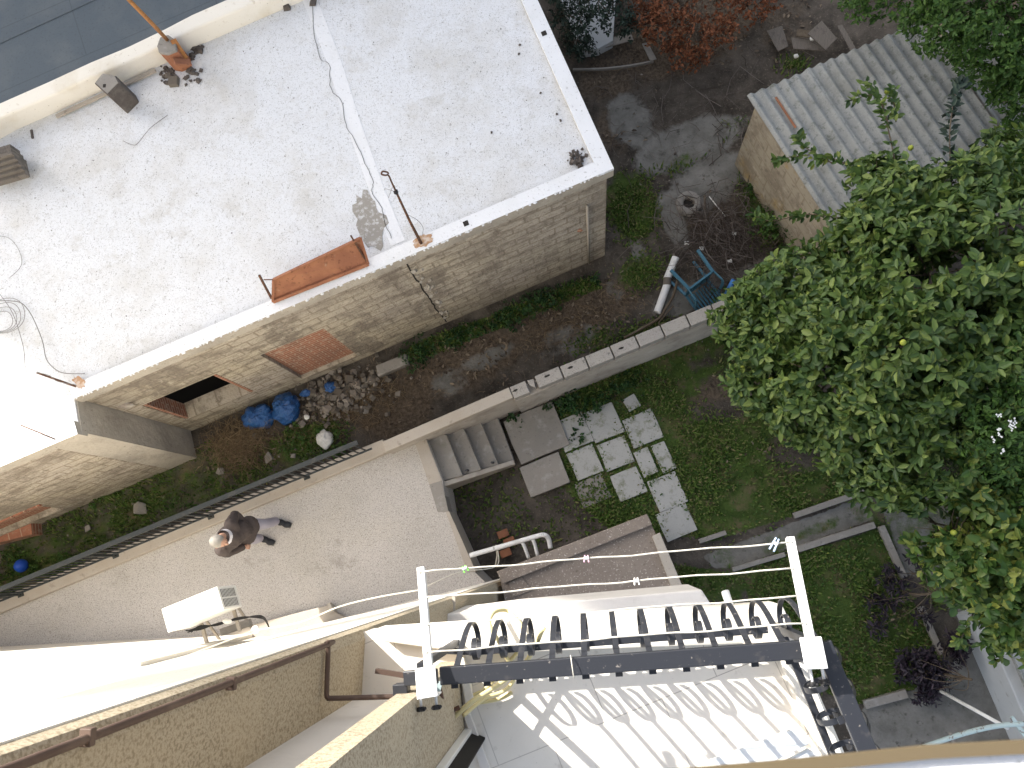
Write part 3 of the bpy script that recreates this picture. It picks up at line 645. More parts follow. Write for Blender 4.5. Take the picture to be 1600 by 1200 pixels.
# patch of worn coating and rust stain
def blob(px, py, z, rx, ry, m, name, parent, jit=.25, n=26, rot=0, h=.004):
    c = at(px, py, z); poly = []
    for k in range(n):
        q = 6.283 * k / n; j = 1 + R.uniform(-jit, jit); x, y = rx * math.cos(q) * j, ry * math.sin(q) * j
        poly.append((c.x + x * math.cos(rot) - y * math.sin(rot), c.y + x * math.sin(rot) + y * math.cos(rot)))
    v = [(c.x, c.y, z + h)] + [(x, y, z + h) for x, y in poly]
    return MB().add(v, [(0, 1 + k, 1 + (k + 1) % n) for k in range(n)]).build(name, m, parent)
blob(578, 345, 3.122, .20, .40, M['barecement'], 'worn_patch', house, rot=.3)
blob(660, 377, 3.20, .13, .08, M['stain'], 'rust_stain', house, rot=.38)

# ---------------------------------------------------------------- slate roofed building behind and the party wall
pw = thing('party_wall', at(100, 150, 3.0), 'cream rendered parapet between the white roof and the slate blue roof', 'wall')
TL = [(-80, 205), (0, 160), (75, 127), (142, 96), (200, 72), (256, 45), (300, 22), (350, 0), (420, -30), (640, -125)]
LL = [(-80, 245), (0, 206), (60, 178), (142, 140), (200, 112), (256, 84), (300, 62), (350, 42), (420, 12), (640, -80)]
zt = 3.45; top = [at(x, y, zt) for x, y in TL]; low = [at(x, y, zt) for x, y in [(a[0], a[1] + 24) for a in TL]]
vs = []; fs = []
for a, b in zip(top, low):
    vs += [(a.x, a.y, 2.9), (a.x, a.y, zt), (b.x, b.y, zt), (b.x, b.y, 2.9)]
for i in range(len(top) - 1):
    for k in range(3): fs.append((i * 4 + k, i * 4 + k + 1, i * 4 + 5 + k, i * 4 + 4 + k))
o = MB().add(vs, fs).build('wall', M['cream'], pw, bevel=.03)
gb = thing('slate_roofed_building', at(50, 60, 0), 'building under a flat slate blue roof in the top left corner', 'building')
A = at(-80, 206, 3.40); Bq = at(640, -124, 3.40); ug = (Bq - A).normalized(); vg = Vector((-ug.y, ug.x, 0))
ax0 = A - ug * 3
MB().prism([xy(ax0), xy(Bq), xy(Bq + vg * 9), xy(ax0 + vg * 9)], 3.2, 3.40).build('roof', M['greyroof'], gb)
MB().prism([xy(ax0 + vg * .02), xy(Bq + vg * .02 - ug * .05), xy(Bq + vg * 8.9 - ug * .05), xy(ax0 + vg * 8.9)], -.05, 3.199).build('wall', M['pale'], gb)
s1_ = at(0, 75, 3.41); MB().prism([xy(A + vg * 1.0), xy(Bq + vg * 1.0), xy(Bq + vg * 1.03), xy(A + vg * 1.03)], 3.4, 3.412).build('roof_seam', M['greyroof'], gb)

# unseen tall block added beyond the frame, its outline shaped to shade the yards
def pl(u, v, T): return Vector((u - 1.15 * T, -(v - .99 * T), 0))
T = 14.0
ap = thing('shading_block', pl(-9, -9, T), 'unseen tall block shaped to throw the shade over the yards', 'building')
P4 = [pl(-17.3, -10.7, T), pl(-11.7, -8.6, T), pl(-4.6, -4.0, T), pl(8, -12, T), pl(8, -12, T) + Vector((-10, 7.4, 0)), pl(-17.3, -10.7, T) + Vector((-4, 8, 0))]
MB().prism([xy(p) for p in P4], -.05, CAMZ + T).build('wall', M['cream'], ap)
for k in range(13):
    for i in range(4):
        a = P4[i % 2 if i < 2 else i - 2] if False else P4[0] + (P4[1] - P4[0]) * ((i + .5) / 4); e = (P4[1] - P4[0]).normalized(); nrm = Vector((e.y, -e.x, 0))
        MB().box(Vector((a.x, a.y, 2.0 + k * 3.1)) + nrm * .02, e * .6, nrm * .05, UP * .7).build('window', M['grille'], ap)

# ---------------------------------------------------------------- boundary wall of blocks
bw = thing('boundary_wall', at(820, 640, 0), 'low cement and concrete block wall between the alley and the garden', 'wall')
ZW = 1.25
W0 = at(597, 690, ZW); W1 = at(795, 605, ZW); uw = (at(1070, 492, ZW) - W1).normalized(); nw = Vector((uw.y, -uw.x, 0))
u0 = (W1 - W0).normalized(); n0 = Vector((u0.y, -u0.x, 0))
MB().prism([xy(W0), xy(W1), xy(W1 + n0 * .17), xy(W0 + n0 * .17)], 1.10, ZW).build('coping', M['kerb'], bw, bevel=.012)
wend = W1 + uw * 5.6
MB().prism([xy(W0 + n0 * .015), xy(W1 + n0 * .015), xy(W1 + n0 * .155), xy(W0 + n0 * .155)], -.05, 1.099).build('wall', M['plaster'], bw)
MB().prism([xy(W1 + nw * .012), xy(wend + nw * .012), xy(wend + nw * .20), xy(W1 + nw * .20)], -.05, 1.05).build('wall', M['plaster'], bw)
for k in range(13):
    j = R.uniform(-.008, .008); a = W1 + uw * (k * .405 + .012) + nw * j; b = W1 + uw * (k * .405 + .397) + nw * j; dz = R.uniform(-.012, .008)
    if k == 0: b = W1 + uw * .26
    blk = MB().prism([xy(a), xy(b), xy(b + nw * .19), xy(a + nw * .19)], 1.052, ZW + dz)
    ob = blk.build('concrete_block', M['blockwall'], bw, bevel=.01)
    if k in (0, 1, 2, 4, 8):
        c = (a + b) / 2 + nw * R.uniform(.06, .12) + uw * R.uniform(-.08, .08); poly = []
        for q in range(12):
            w = 6.283 * q / 12; poly.append(c + uw * .045 * math.cos(w) * R.uniform(.6, 1.3) + nw * .016 * math.sin(w) * R.uniform(.7, 1.3))
        MB().add([(p.x, p.y, ZW + dz + .002) for p in poly], [tuple(range(11, -1, -1))]).build('painted_core_hole', M['hole'], ob)  # flat dark disc painted on the block as the shade of a core
a = W1 + uw * .29; MB().prism([xy(a), xy(a + uw * .10 + nw * .02), xy(a + uw * .08 + nw * .15), xy(a + uw * .01 + nw * .1)], 1.052, ZW - .03).build('broken_block', M['blockwall'], bw, bevel=.01)

# ---------------------------------------------------------------- terrace, kerb, steps
ZT = .85
tp = [(-260, 1060), (-260, 1035), (0, 938), (590, 692), (655, 672), (667, 688), (692, 752), (699, 800), (741, 893), (860, 1010), (300, 1120), (-260, 1120)]
ter = MB().prism([xy(at(x, y, ZT)) for x, y in tp], -.05, ZT).build('terrace', M['terrace'])
props(ter, 'pebble finished terrace beside the house', None, None, 'structure')
edge = MB().prism([xy(at(x, y, ZT)) for x, y in ((697, 800), (702, 799), (744, 893), (730, 893))], .3, ZT + .02).build('terrace_edge', M['kerb'])
edge2 = MB().prism([xy(at(x, y, ZT)) for x, y in ((648, 690), (665, 684), (690, 751), (671, 757))], .5, ZT + .015).build('landing_edge', M['kerb'])
MB_ = MB().prism([xy(at(x, y, ZT)) for x, y in ((671, 757), (690, 751), (701, 800), (684, 800))], .5, ZT + .012).build('landing_patch', M['conc'])
for o, l in ((edge, 'cement edge strip at the end of the terrace'), (edge2, 'cement strip at the top of the steps'), (MB_, 'grey cement patch at the end of the terrace')): props(o, l, None, None, 'structure')
kb = MB().prism([xy(at(x, y, .95)) for x, y in ((-260, 1040), (0, 934), (598, 686), (608, 706), (0, 958), (-260, 1064))], -.05, .95)
kerb = kb.build('terrace_kerb', M['kerb'], bevel=.015); props(kerb, 'low cement kerb carrying the black railing along the terrace', 'kerb')
st = thing('garden_steps', at(730, 705, 0), 'four short cement steps going down from the terrace to the garden', 'steps')
xs = [(665, 686, 690, 752), (696, 678, 722, 743), (723, 668, 751, 734), (750, 659, 778, 726), (776, 650, 802, 719)]
for k in range(4):
    z = ZT - .17 * (k + 1); a = xs[k]; b = xs[k + 1]
    p = [at(a[0], a[1], z), at(b[0] + 1, b[1], z), at(b[2] + 1, b[3], z), at(a[2], a[3], z)]
    MB().prism([xy(q) for q in p], -.04, z).build('step', M['conc'], st, bevel=.012)
# side string of the steps
pA = at(690, 752, ZT); pB = at(802, 719, .17); n_ = Vector((uw.y, -uw.x, 0))
v = []
for off in (0, .07):
    v += [Vector((pA.x, pA.y, -.04)) + n_ * off, Vector((pB.x, pB.y, -.04)) + n_ * off, Vector((pB.x, pB.y, .2)) + n_ * off, Vector((pA.x, pA.y, ZT - .12)) + n_ * off]
MB().add(v, [(0, 1, 2, 3), (7, 6, 5, 4), (3, 2, 6, 7), (1, 5, 6, 2), (0, 3, 7, 4), (0, 4, 5, 1)]).build('stringer', M['plaster'], st)
for x, y, z in ((733, 735, .42), (772, 723, .25)):
    p = at(x, y, z); MB().bar(p, p + Vector((-.01, -.02, .22)), .03, .03).build('handrail_stub', M['iron'], st)

# black terrace railing
rl = thing('terrace_railing', at(300, 800, .95), 'black iron bar railing along the alley side of the terrace', 'railing')
ra, rb = at(-120, 991, .96), at(584, 702, .96); ur = (rb - ra).normalized(); Lr = (rb - ra).length
ZRT = 1.80
ab = at(-120, 970, ZRT); 
MB().bar(Vector((ra.x, ra.y, ZRT)), Vector((rb.x, rb.y, ZRT)), .065, .04).build('top_rail', M['darkrail'], rl)
MB().bar(Vector((ra.x, ra.y, 1.06)), Vector((rb.x, rb.y, 1.06)), .03, .012).build('bottom_rail', M['darkrail'], rl)
k = 0; s = 0.05
while s < Lr:
    p = ra + ur * s; post = k % 14 == 0; w = .035 if post else .016
    MB().bar(Vector((p.x, p.y, .95 if post else 1.06)), Vector((p.x, p.y, ZRT - .02)), w, w, ur).build('post' if post else 'baluster', M['darkrail'], rl)
    if post: MB().box(Vector((p.x, p.y, .956)), ur * .05, Vector((ur.y, -ur.x, 0)) * .04, UP * .005).build('foot_plate', M['darkrail'], rl)
    s += .115; k += 1

# ---------------------------------------------------------------- corrugated shed
sh = thing('garden_shed', at(1330, 250, 0), 'small ochre block shed under a grey corrugated cement roof', 'shed')
ZS = 2.0
S0 = at(1167, 150, ZS); S1 = at(1440, 35, ZS); us = (S1 - S0).normalized(); vs_ = (at(1290, 335, ZS) - S0).normalized()
def corr(name, o, width, length, z, slope=0.03, per=.177, amp=.034, th=.008, m=None, parent=None):
    nx_ = int(width / per * 12); vsx = []; fsx = []
    for j, t in enumerate((0, length * .5, length)):
        for i in range(nx_ + 1):
            x = width * i / nx_; p = o + us * x + vs_ * t; h = amp * math.sin(2 * math.pi * x / per) - slope * t
            vsx.append((p.x, p.y, z + h))
    n = len(vsx); vsx += [(x, y, zz - th) for x, y, zz in vsx]; w = nx_ + 1
    for j in range(2):
        for i in range(nx_):
            a = j * w + i; fsx.append((a, a + w, a + w + 1, a + 1)); fsx.append((n + a, n + a + 1, n + a + w + 1, n + a + w))
    for i in range(nx_): fsx.append((i, i + 1, n + i + 1, n + i)); a = 2 * w + i; fsx.append((a, n + a, n + a + 1, a + 1))
    for j in range(2): a = j * w; fsx.append((a, n + a, n + a + w, a + w)); a += nx_; fsx.append((a, a + w, n + a + w, n + a))
    o_ = MB().add(vsx, fsx).build(name, m, parent, smooth=False); return o_
wd = (S1 - S0).length
corr('roof_sheet', S0, .97, 2.7, ZS + .012, m=M['asbestos'], parent=sh)
corr('roof_sheet', S0 + us * .92 - vs_ * .02, wd - .92, 2.7, ZS, m=M['asbestos'], parent=sh)
corr('roof_sheet', S1 + us * .03 + vs_ * .25, .55, 2.5, ZS - .05, m=M['asbestos'], parent=sh)
corr('roof_sheet', S1 + us * .60 + vs_ * .55, .42, 2.2, ZS - .10, m=M['asbestos'], parent=sh)
q0 = S0 + us * .10 + vs_ * .12; q1 = q0 + us * (wd + .6); q2 = q1 + vs_ * 2.4; q3 = q0 + vs_ * 2.4
mb = MB(); th = .18
mb.prism([xy(q0), xy(q0 + us * th), xy(q3 + us * th), xy(q3)], -.05, ZS - .125); mb.build('left_wall', M['shedwall'], sh)
mb = MB(); mb.prism([xy(q0 + us * th), xy(q1), xy(q1 + vs_ * th), xy(q0 + us * th + vs_ * th)], -.05, ZS - .06); mb.build('back_wall', M['shedwall'], sh)
mb = MB(); mb.prism([xy(q3 + us * th), xy(q2), xy(q2 + vs_ * th), xy(q3 + us * th + vs_ * th)], -.05, ZS - .13); mb.build('front_wall', M['shedwall'], sh)
bt = q3 + vs_ * .3
e0 = S0 + us * .335 + vs_ * .2; MB().bar(Vector((e0.x, e0.y, ZS + .012)), Vector((*xy(e0 + vs_ * .55), ZS + .0)), .03, .012).build('gap_batten', M['rust'], sh)
MB().bar(Vector((*xy(S1 + us * .01 + vs_ * .1), ZS - .01)), Vector((*xy(S1 + us * .01 + vs_ * 2.3), ZS - .08)), .03, .02).build('edge_rail', M['rust'], sh)

# ---------------------------------------------------------------- annex (lower flat roof on the right of the terrace end)
an = thing('annex', at(930, 880, 0), 'low annex with a brown speckled cement roof and raised edge strips', 'annex')
ZA = 2.5
po = [(778, 893), (1010, 803), (1067, 920), (1090, 990), (800, 990)]
pts = [at(x, y, ZA) for x, y in po]
MB().prism([xy(p) for p in pts], -.05, ZA - .05).build('roof', M['annex'], an)
a, b, c, d = at(776, 893, ZA), at(1011, 803, ZA), at(1019, 820, ZA), at(786, 912, ZA)
MB().prism([xy(a), xy(b), xy(c), xy(d)], ZA - .2, ZA + .02).build('edge_strip', M['annex'], an, bevel=.01)
a, b, c, d = at(1019, 838, ZA), at(1031, 832, ZA), at(1069, 922, ZA), at(1052, 926, ZA)
MB().prism([xy(a), xy(b), xy(c), xy(d)], ZA - .1, ZA + .02).build('edge_strip', M['kerb'], an, bevel=.01)
p_ = [at(x, y, ZA - .04) for x, y in ((794, 910), (815, 901), (832, 922), (800, 934))]
MB().prism([xy(p) for p in p_], ZA - .06, ZA - .03).build('loose_tile', M['annex'], an, bevel=.004)

# ---------------------------------------------------------------- our own house front, seen straight down
def uv(u, v, z=0): return Vector((u, -v, z))
ZF = 8.40
own = thing('balcony_house', uv(-1.2, 1.2), 'cream stucco house front with a tiled railed balcony seen from above', 'house')
ZTOP = 14.2
Q0, Q1, QS, QF = uv(-1.29, .42), uv(-1.30, .81), uv(-4.9, 1.30), uv(-16, 1.94)
MB().prism([xy(p) for p in (QF, QS, QS + uv(.3, 1.2), QF + uv(0, 2))], -.05, ZTOP).build('smooth_wall', M['cream'], own)
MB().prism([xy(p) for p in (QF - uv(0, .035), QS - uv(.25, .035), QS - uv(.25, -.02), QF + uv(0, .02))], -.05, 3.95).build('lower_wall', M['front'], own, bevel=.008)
QM = Q0 + (QS - Q0) * .03
MB().prism([xy(p) for p in (Q0, QS + uv(.002, .004), QS + uv(.3, 1.2), uv(-1.6, 1.9), Q1 + uv(-.02, .5), Q1)], -.05, ZTOP).build('stucco_wall', M['stucco'], own, bevel=.075)
fa, fb = Q0 + (QS - Q0).normalized() * .07, QS - (QS - Q0).normalized() * .02; fn = Vector((-(fb - fa).y, (fb - fa).x, 0)).normalized(); fn = fn if fn.y > 0 else -fn
MB().prism([xy(p) for p in (fa + fn * .003, fb + fn * .003, fb - fn * .05, fa - fn * .05)], -.04, ZTOP - .01).build('front_wall', M['front'], own)  # thin sheet carrying the painted sunlit white
MB().prism([xy(p) for p in (uv(-1.5, .80), uv(-.80, .755), uv(-.80, 1.5), uv(-1.5, 1.5))], 3, ZTOP).build('pale_wall', M['pale'], own)
MB().prism([xy(p) for p in (uv(-.865, .61), uv(-.765, .605), uv(-.73, .94), uv(-.73, 1.02), uv(-.865, 1.02))], ZF - .2, ZTOP).build('stucco_pier', M['stucco'], own)
# door frame and glass after the pier
dfm = MB(); dfm.prism([xy(p) for p in (uv(-.73, .945), uv(-.688, .945), uv(-.688, 1.0), uv(-.73, 1.0))], ZF, ZF + 2.1)
df = dfm.build('door_frame', M['whitemetal'], own, bevel=.004)
MB().prism([xy(p) for p in (uv(-.688, .965), uv(-.62, .99), uv(-.62, 1.0), uv(-.688, .985))], ZF, ZF + 2.0).build('glass', M['dark'], df)
MB().prism([xy(at(x, y, ZF)) for x, y in ((726, 1118), (735, 1112), (772, 1212), (757, 1216))], ZF, ZF + .03).build('door_sill', M['pale'], own, bevel=.004)
MB().prism([xy(at(x, y, ZF)) for x, y in ((716, 1022), (727, 1026), (745, 1100), (733, 1117))], ZF, ZF + .05).build('skirting', M['cream'], own, bevel=.004)
# slab, floor, kerb of the balcony
slabp = [(560, 988), (1221, 948), (1230, 970), (1345, 1240), (1345, 1300), (500, 1300)]
P = [at(x, y, ZF) for x, y in slabp]
MB().prism([xy(p) for p in P], ZF - .2, ZF - .008).build('balcony_slab', M['cream'], own)
MB().prism([xy(p) for p in [at(x, y, ZF) for x, y in ((562, 994), (1219, 954), (1226, 972), (1335, 1240), (1335, 1290), (505, 1290))]], ZF - .0078, ZF).build('balcony_floor', M['balfloor'], own)
kz = ZF + .09
P = [at(x, y, kz) for x, y in ((578, 985), (1222, 944), (1232, 965), (1225, 982), (1214, 1036), (1160, 1006), (745, 1034), (700, 1040), (690, 1030), (640, 1033), (598, 1005))]
MB().prism([xy(p) for p in P[:6] + [at(742, 1022, kz), at(600, 1003, kz)]], ZF - .19, kz).build('balcony_kerb', M['cream'], own, bevel=.012)
P = [at(x, y, kz) for x, y in ((1206, 1000), (1238, 985), (1352, 1250), (1318, 1262))]
MB().prism([xy(p) for p in P], ZF - .01, kz - .002).build('balcony_kerb', M['cream'], own, bevel=.012)
# lower balcony ledge, string course and lower parapet
zl = 5.9
P = [at(x, y, zl) for x, y in ((600, 968), (732, 956), (800, 947), (1096, 921), (1112, 946), (1160, 1060), (600, 1060))]
MB().prism([xy(p) for p in P], zl - 1.0, zl).build('lower_parapet', M['pale'], own, bevel=.015)
P = [at(x, y, zl + .03) for x, y in ((732, 957), (1096, 922), (1100, 931), (856, 952), (856, 945), (734, 960))]
n1 = uv(1, .0); 
mb = MB(); mb.bar(Q0 + Vector((.0, .01, 5.63)), Q1 + Vector((.0, 0, 5.63)), .03, .035); mb.build('string_course', M['nconc'], own)
# drain spout
a, b = at(1142, 952, ZF - .06), at(1133, 924, ZF - .10)
MB().tube([a, b], .022, 12, cap=False).tube([b, a], .018, 12, cap=False).build('drain_spout', M['pvc'], own, smooth=True)
MB().tube([b + (a - b) * .15, b + (a - b) * .16], .0178, 12).build('painted_spout_hole', M['hole'], own)  # dark disc paints the shade inside the spout
# brown downpipe
pth = [uv(-1.268, .475, 12.3), uv(-1.27, .45, 9.3), uv(-1.27, .44, 9.12), uv(-1.27, .46, 9.09), uv(-1.268, .655, 9.09), uv(-1.26, .682, 9.09), uv(-1.23, .685, 9.09), uv(-.92, .675, 9.07)]
MB().tube(smooth_path(pth, 5), .012, 10).build('downpipe', M['brownpipe'], own, smooth=True)
for z in (10.9, 10.1): MB().box(uv(-1.272, .462, z), (.016, 0, 0), (0, .022, 0), (0, 0, .012)).build('pipe_clip', M['brownpipe'], own, bevel=.003)
MB().bar(at(587, 1048, 8.75), at(636, 1056, 8.75), .024, .024).build('wall_bar', M['brownpipe'], own)
# small ledge at the foot of the wall
P = [at(x, y, .95) for x, y in ((296, 1001), (518, 944), (524, 957), (560, 975), (300, 1020))]
MB().prism([xy(p) for p in P], ZT - .02, .95).build('foot_ledge', M['kerb'], own, bevel=.01)
P = [at(x, y, .97) for x, y in ((511, 943), (516, 942), (523, 955), (517, 957))]
MB().prism([xy(p) for p in P], .9, .99).build('ledge_bracket', M['nconc'], own)

# balcony railing ------------------------------------------------
br = thing('balcony_railing', at(960, 1010, ZF), 'black iron balcony railing with curled flat bars and a wide handrail', 'railing')
ZH = 9.40
def scroll_path(p, n, prof): return [Vector((p.x, p.y, ZF)) + n * o + UP * z for o, z in prof]
prof = [(0, .96), (.05, .85), (.11, .73), (.165, .60), (.19, .50), (.195, .42), (.175, .33), (.13, .265), (.07, .235), (.01, .25), (-.025, .31), (-.02, .375), (.025, .415), (.075, .40), (.095, .35), (.075, .305)]
prof = [(o * .82, z) for o, z, _ in [(v.x, v.y, 0) for v in smooth_path([Vector((o, z, 0)) for o, z in prof], 4)]]
def rail(pa, pb, zt, nb, start, step, out_sign=1, scrolls=True, last=None):
    a, b = at(*pa, zt), at(*pb, zt); u = (b - a).normalized(); L = (b - a).length; n = Vector((-u.y, u.x, 0)) * out_sign
    MB().bar(a, b, .072, .035).build('handrail', M['iron'], br, bevel=.004)
    lo = ZF + .21; A = Vector((a.x, a.y, lo)); B = Vector((b.x, b.y, lo))
    MB().bar(A, B, .035, .03).build('bottom_rail', M['iron'], br, bevel=.003)
    s = start
    for k in range(nb):
        p = a + u * s; o = MB().strip(scroll_path(p, n, prof), u, .026, .006).build('scroll_bar', M['iron'], br, smooth=False)
        MB().box(Vector((p.x, p.y, zt - .02)) - n * .045, u * .015, n * .012, UP * .003).build('weld_tab', M['iron'], br)
        s += step
    return a, b, u, n
ra_, rb_, uf_, nf_ = rail((688, 1056), (1262, 1014), ZH, 12, .055, .1385)
rc_, rd_, us_, ns_ = rail((1284, 1004), (1392, 1262), ZH, 5, .15, .150, out_sign=1)
# end pieces and corner posts
e0 = at(632, 1060, ZH - .02); MB().bar(e0, ra_ - uf_ * .012, .060, .032).build('handrail_end', M['iron'], br, bevel=.004)
e1 = at(628, 1085, ZH - .05); MB().box(e1, uf_ * .032, nf_ * .045, UP * .03).build('wall_bracket', M['iron'], br, bevel=.004)
pp = at(655, 1043, ZH); MB().bar(Vector((pp.x, pp.y, ZF + .05)), Vector((pp.x, pp.y, ZH - .02)), .03, .03, uf_).build('post', M['iron'], br)
pp = Vector(rc_) + us_ * .02; MB().bar(Vector((pp.x, pp.y, ZF - .05)), Vector((pp.x, pp.y, ZH - .02)), .035, .035, uf_).build('post', M['iron'], br)
MB().bar(rb_ - uf_ * .02, rc_ + us_ * .02, .066, .034).build('handrail_corner', M['iron'], br, bevel=.004)
c = at(740, 1012, ZF + .21); d = at(712, 1003, ZF + .23); 
MB().bar(Vector((*xy(e0), ZF + .2)) + nf_ * .02, Vector((*xy(ra_), ZF + .2)), .03, .03).build('bottom_rail', M['iron'], br)
tie = at(893, 1042, ZH + .02); 
pth = [tie + nf_ * (.045 * math.cos(q)) + UP * (.03 * math.sin(q)) + uf_ * .006 * math.sin(q * .5) for q in np.linspace(0, 6.28, 20)]
o = MB().tube(pth, .0022, 6).build('cord_loop', M['string']); props(o, 'small white cord loop tied round the black handrail', 'cord')

# clothes dryer clamped on the handrail ---------------------------
dr = thing('clothes_dryer', at(960, 960, ZH), 'white metal clothes dryer with two arms and cords clamped to the balcony handrail', 'clothes dryer')
ZD = 9.49
arms = []
for (tip, basep, plate, knobs, ztip) in (((658, 887), (671, 1056), (666, 1066), ((658, 1106), (682, 1103)), 9.36), ((1234, 840), (1268, 1010), (1271, 1020), ((1270, 1067), (1288, 1063)), 9.36)):
    a, b = at(*tip, ztip), at(*basep, ZD); d = (b - a).normalized(); s = d.cross(UP).normalized()
    ao = MB().bar(a, b, .034, .032).build('arm', M['whitemetal'], dr, bevel=.003); arms.append((a, b))
    MB().bar(a + d * .02 + UP * .016 + s * .011, b + UP * .016 + s * .011, .005, .004).build('slot', M['grille'], ao) if False else None
    p = at(*plate, ZD + .02); 
    po_ = MB().box(p, s * .043, d * .060, UP * .004).build('clamp_plate', M['whitemetal'], dr, bevel=.004)
    MB().box(p - UP * .04 + d * .058, s * .043, d * .003, UP * .04).build('clamp_flange', M['whitemetal'], po_)
    for kx, ky in knobs:
        q = at(kx, ky, ZD - .04); q0 = q - d * .09
        ko = MB().tube([q0, q], .006, 8).build('clamp_screw', M['whitemetal'], dr, smooth=True)
        mb = MB(); mb.tube([q - d * .002, q + d * .014], .017, 14)
        for w in range(5):
            an_ = 6.28 * w / 5; mb.ball(q + d * .006 + (s * math.cos(an_) + UP * math.sin(an_)) * .017, .0075, 8, 6)
        mb.build('knob', M['black'], ko, smooth=False)
strings = [((656, 894), (1236, 847)), ((667, 934), (1238, 888)), ((668, 976), (1248, 932)), ((667, 1019), (1258, 974))]
spts = []
for i, (l, r) in enumerate(strings):
    ta = (l[1] - 887) / 169; tb = (r[1] - 840) / 170
    a = at(*l, 9.36 + (ZD - 9.36) * ta + .018); b = at(*r, 9.36 + (ZD - 9.36) * tb + .018)
    pts = []
    for k in range(25):
        t = k / 24; p = a + (b - a) * t; p.z -= .035 * 4 * t * (1 - t) * (1, .6, .8, .4)[i]; p += Vector((0, math.sin(t * 19 + i) * .0025 + math.sin(t * 41 + i * 2) * .0015, 0)); pts.append(p)
    MB().tube(pts, .0036, 7).build('cord', M['string'], dr, smooth=True); spts.append(pts)
    for e in (a, b): MB().ball(e, .007, 8, 6, .2).build('cord_knot', M['string'], dr)
def on_string(i, px):
    return min(spts[i], key=lambda p: abs(proj(p.x, p.y, p.z)[0] - px))
def peg(px, i, m, label, size=1.0, rot=0.0):
    p = Vector(on_string(i, px)); t = thing('clothes_peg', p, label, 'clothes peg', 'pegs on the dryer cords')
    d = Vector((math.cos(rot), math.sin(rot), 0)); s = Vector((-d.y, d.x, 0))
    for sg in (-1, 1):
        MB().bar(p - s * .03 * size + d * .010 * sg + UP * .006, p + s * .022 * size + d * .006 * sg + UP * .006, .006, .013).build('jaw', m, t, bevel=.002)
    MB().tube([p - d * .010 + UP * .010, p + d * .010 + UP * .010], .007, 10).build('spring', M['whitemetal'], t)
peg(721, 0, M['peggreen'], 'bright green clothes peg on the outermost dryer cord', .55, .5)
peg(911, 0, M['pegpink'], 'pale pink clothes peg on the outermost dryer cord', .6, 0)
peg(991, 1, M['pegwhite'], 'white clothes peg on the second dryer cord', .6, .1); peg(1213, 0, M['pegblue'], 'pale blue clothes peg beside the right dryer arm', 1.1, -.5)

# long washing line of the floor below, with its pulley
wl_ = thing('washing_line', at(400, 985, 3.2), 'cream washing line running along the house front over a small white pulley', 'washing line')
pt = [at(-60, 1136, 5.5), at(110, 1086, 4.6), at(250, 1040, 4.0), at(398, 985, 3.3)]
MB().tube(smooth_path(pt, 6), .008, 6).build('cord', M['string'], wl_, smooth=True)
pt = [at(398, 985, 3.3), at(470, 972, 3.4), at(530, 948, 3.5), at(590, 933, 3.6), at(655, 922, 3.8)]
MB().tube(smooth_path(pt, 6), .008, 6).build('cord', M['string'], wl_, smooth=True)
pt = [at(655, 922, 3.8), at(690, 905, 3.6), at(722, 893, 3.3), at(775, 885, 2.7), at(778, 860, 1.5)]
MB().tube(smooth_path(pt, 6), .006, 6).build('cord', M['string'], wl_, smooth=True)
p = at(399, 984, 3.3); MB().tube([p - UP * .015, p + UP * .015], .048, 18).tube([p - UP * .02, p + UP * .022], .02, 12).build('pulley', M['pegwhite'], wl_, bevel=.004)

# hose and tap
hs = thing('garden_hose', at(790, 1060, ZF), 'coiled cream garden hose hanging from the tap over the balcony kerb', 'hose')
pt = [at(708, 1122, 8.62), at(735, 1098, 8.64), at(775, 1072, 8.60), at(815, 1042, 8.56), at(836, 1010, 8.58), at(847, 985, 8.62), at(851, 984, 8.62)]
MB().tube(smooth_path(pt, 7), .0125, 10).build('hose', M['hose'], hs, smooth=True)
pt = [at(724, 1118, 8.6), at(756, 1092, 8.5), at(790, 1078, 8.46), at(806, 1052, 8.45), at(792, 1028, 8.46), at(778, 1000, 8.6), at(765, 975, 8.62), at(772, 957, 8.55), at(792, 954, 8.45), at(808, 968, 8.5), at(818, 986, 8.52), at(815, 1010, 8.46), at(790, 1040, 8.44), at(760, 1075, 8.44), at(738, 1088, 8.43), at(740, 1098, 8.43), at(780, 1092, 8.43), at(800, 1082, 8.43)]
MB().tube(smooth_path(pt, 7), .0105, 10).build('hose', M['hose'], hs, smooth=True)
tp_ = thing('garden_tap', at(700, 1108, 8.9), 'brown wall tap with the cream hose pushed onto it', 'tap')
MB().tube(smooth_path([at(686, 1072, 9.1), at(690, 1090, 8.9), at(694, 1104, 8.72), at(704, 1110, 8.66), at(718, 1105, 8.64)], 4), .011, 10).build('pipe', M['rustrod'], tp_, smooth=True)
q = at(694, 1105, 8.73); MB().ball(q, .02, 10, 8).build('tap_body', M['rustrod'], tp_); MB().bar(at(688, 1066, 9.12), at(684, 1082, 9.1), .02, .012).build('handle', M['bluepaint'], tp_)

# pale panels lying at the balcony edge
for pts, l, z in (([(1105, 1190), (1247, 1136), (1264, 1163), (1160, 1215)], 'large pale blue panel at the inner edge of the balcony floor', 8.75), ([(1165, 1222), (1262, 1170), (1290, 1185), (1240, 1235)], 'narrow pale blue panel lying nearest the photographer', 8.72)):
    o = MB().prism([xy(at(x, y, z)) for x, y in pts], z - .02, z).build('folding_panel', M['panelblue'], bevel=.004); props(o, l, 'panel', 'pale panels on the balcony')
    
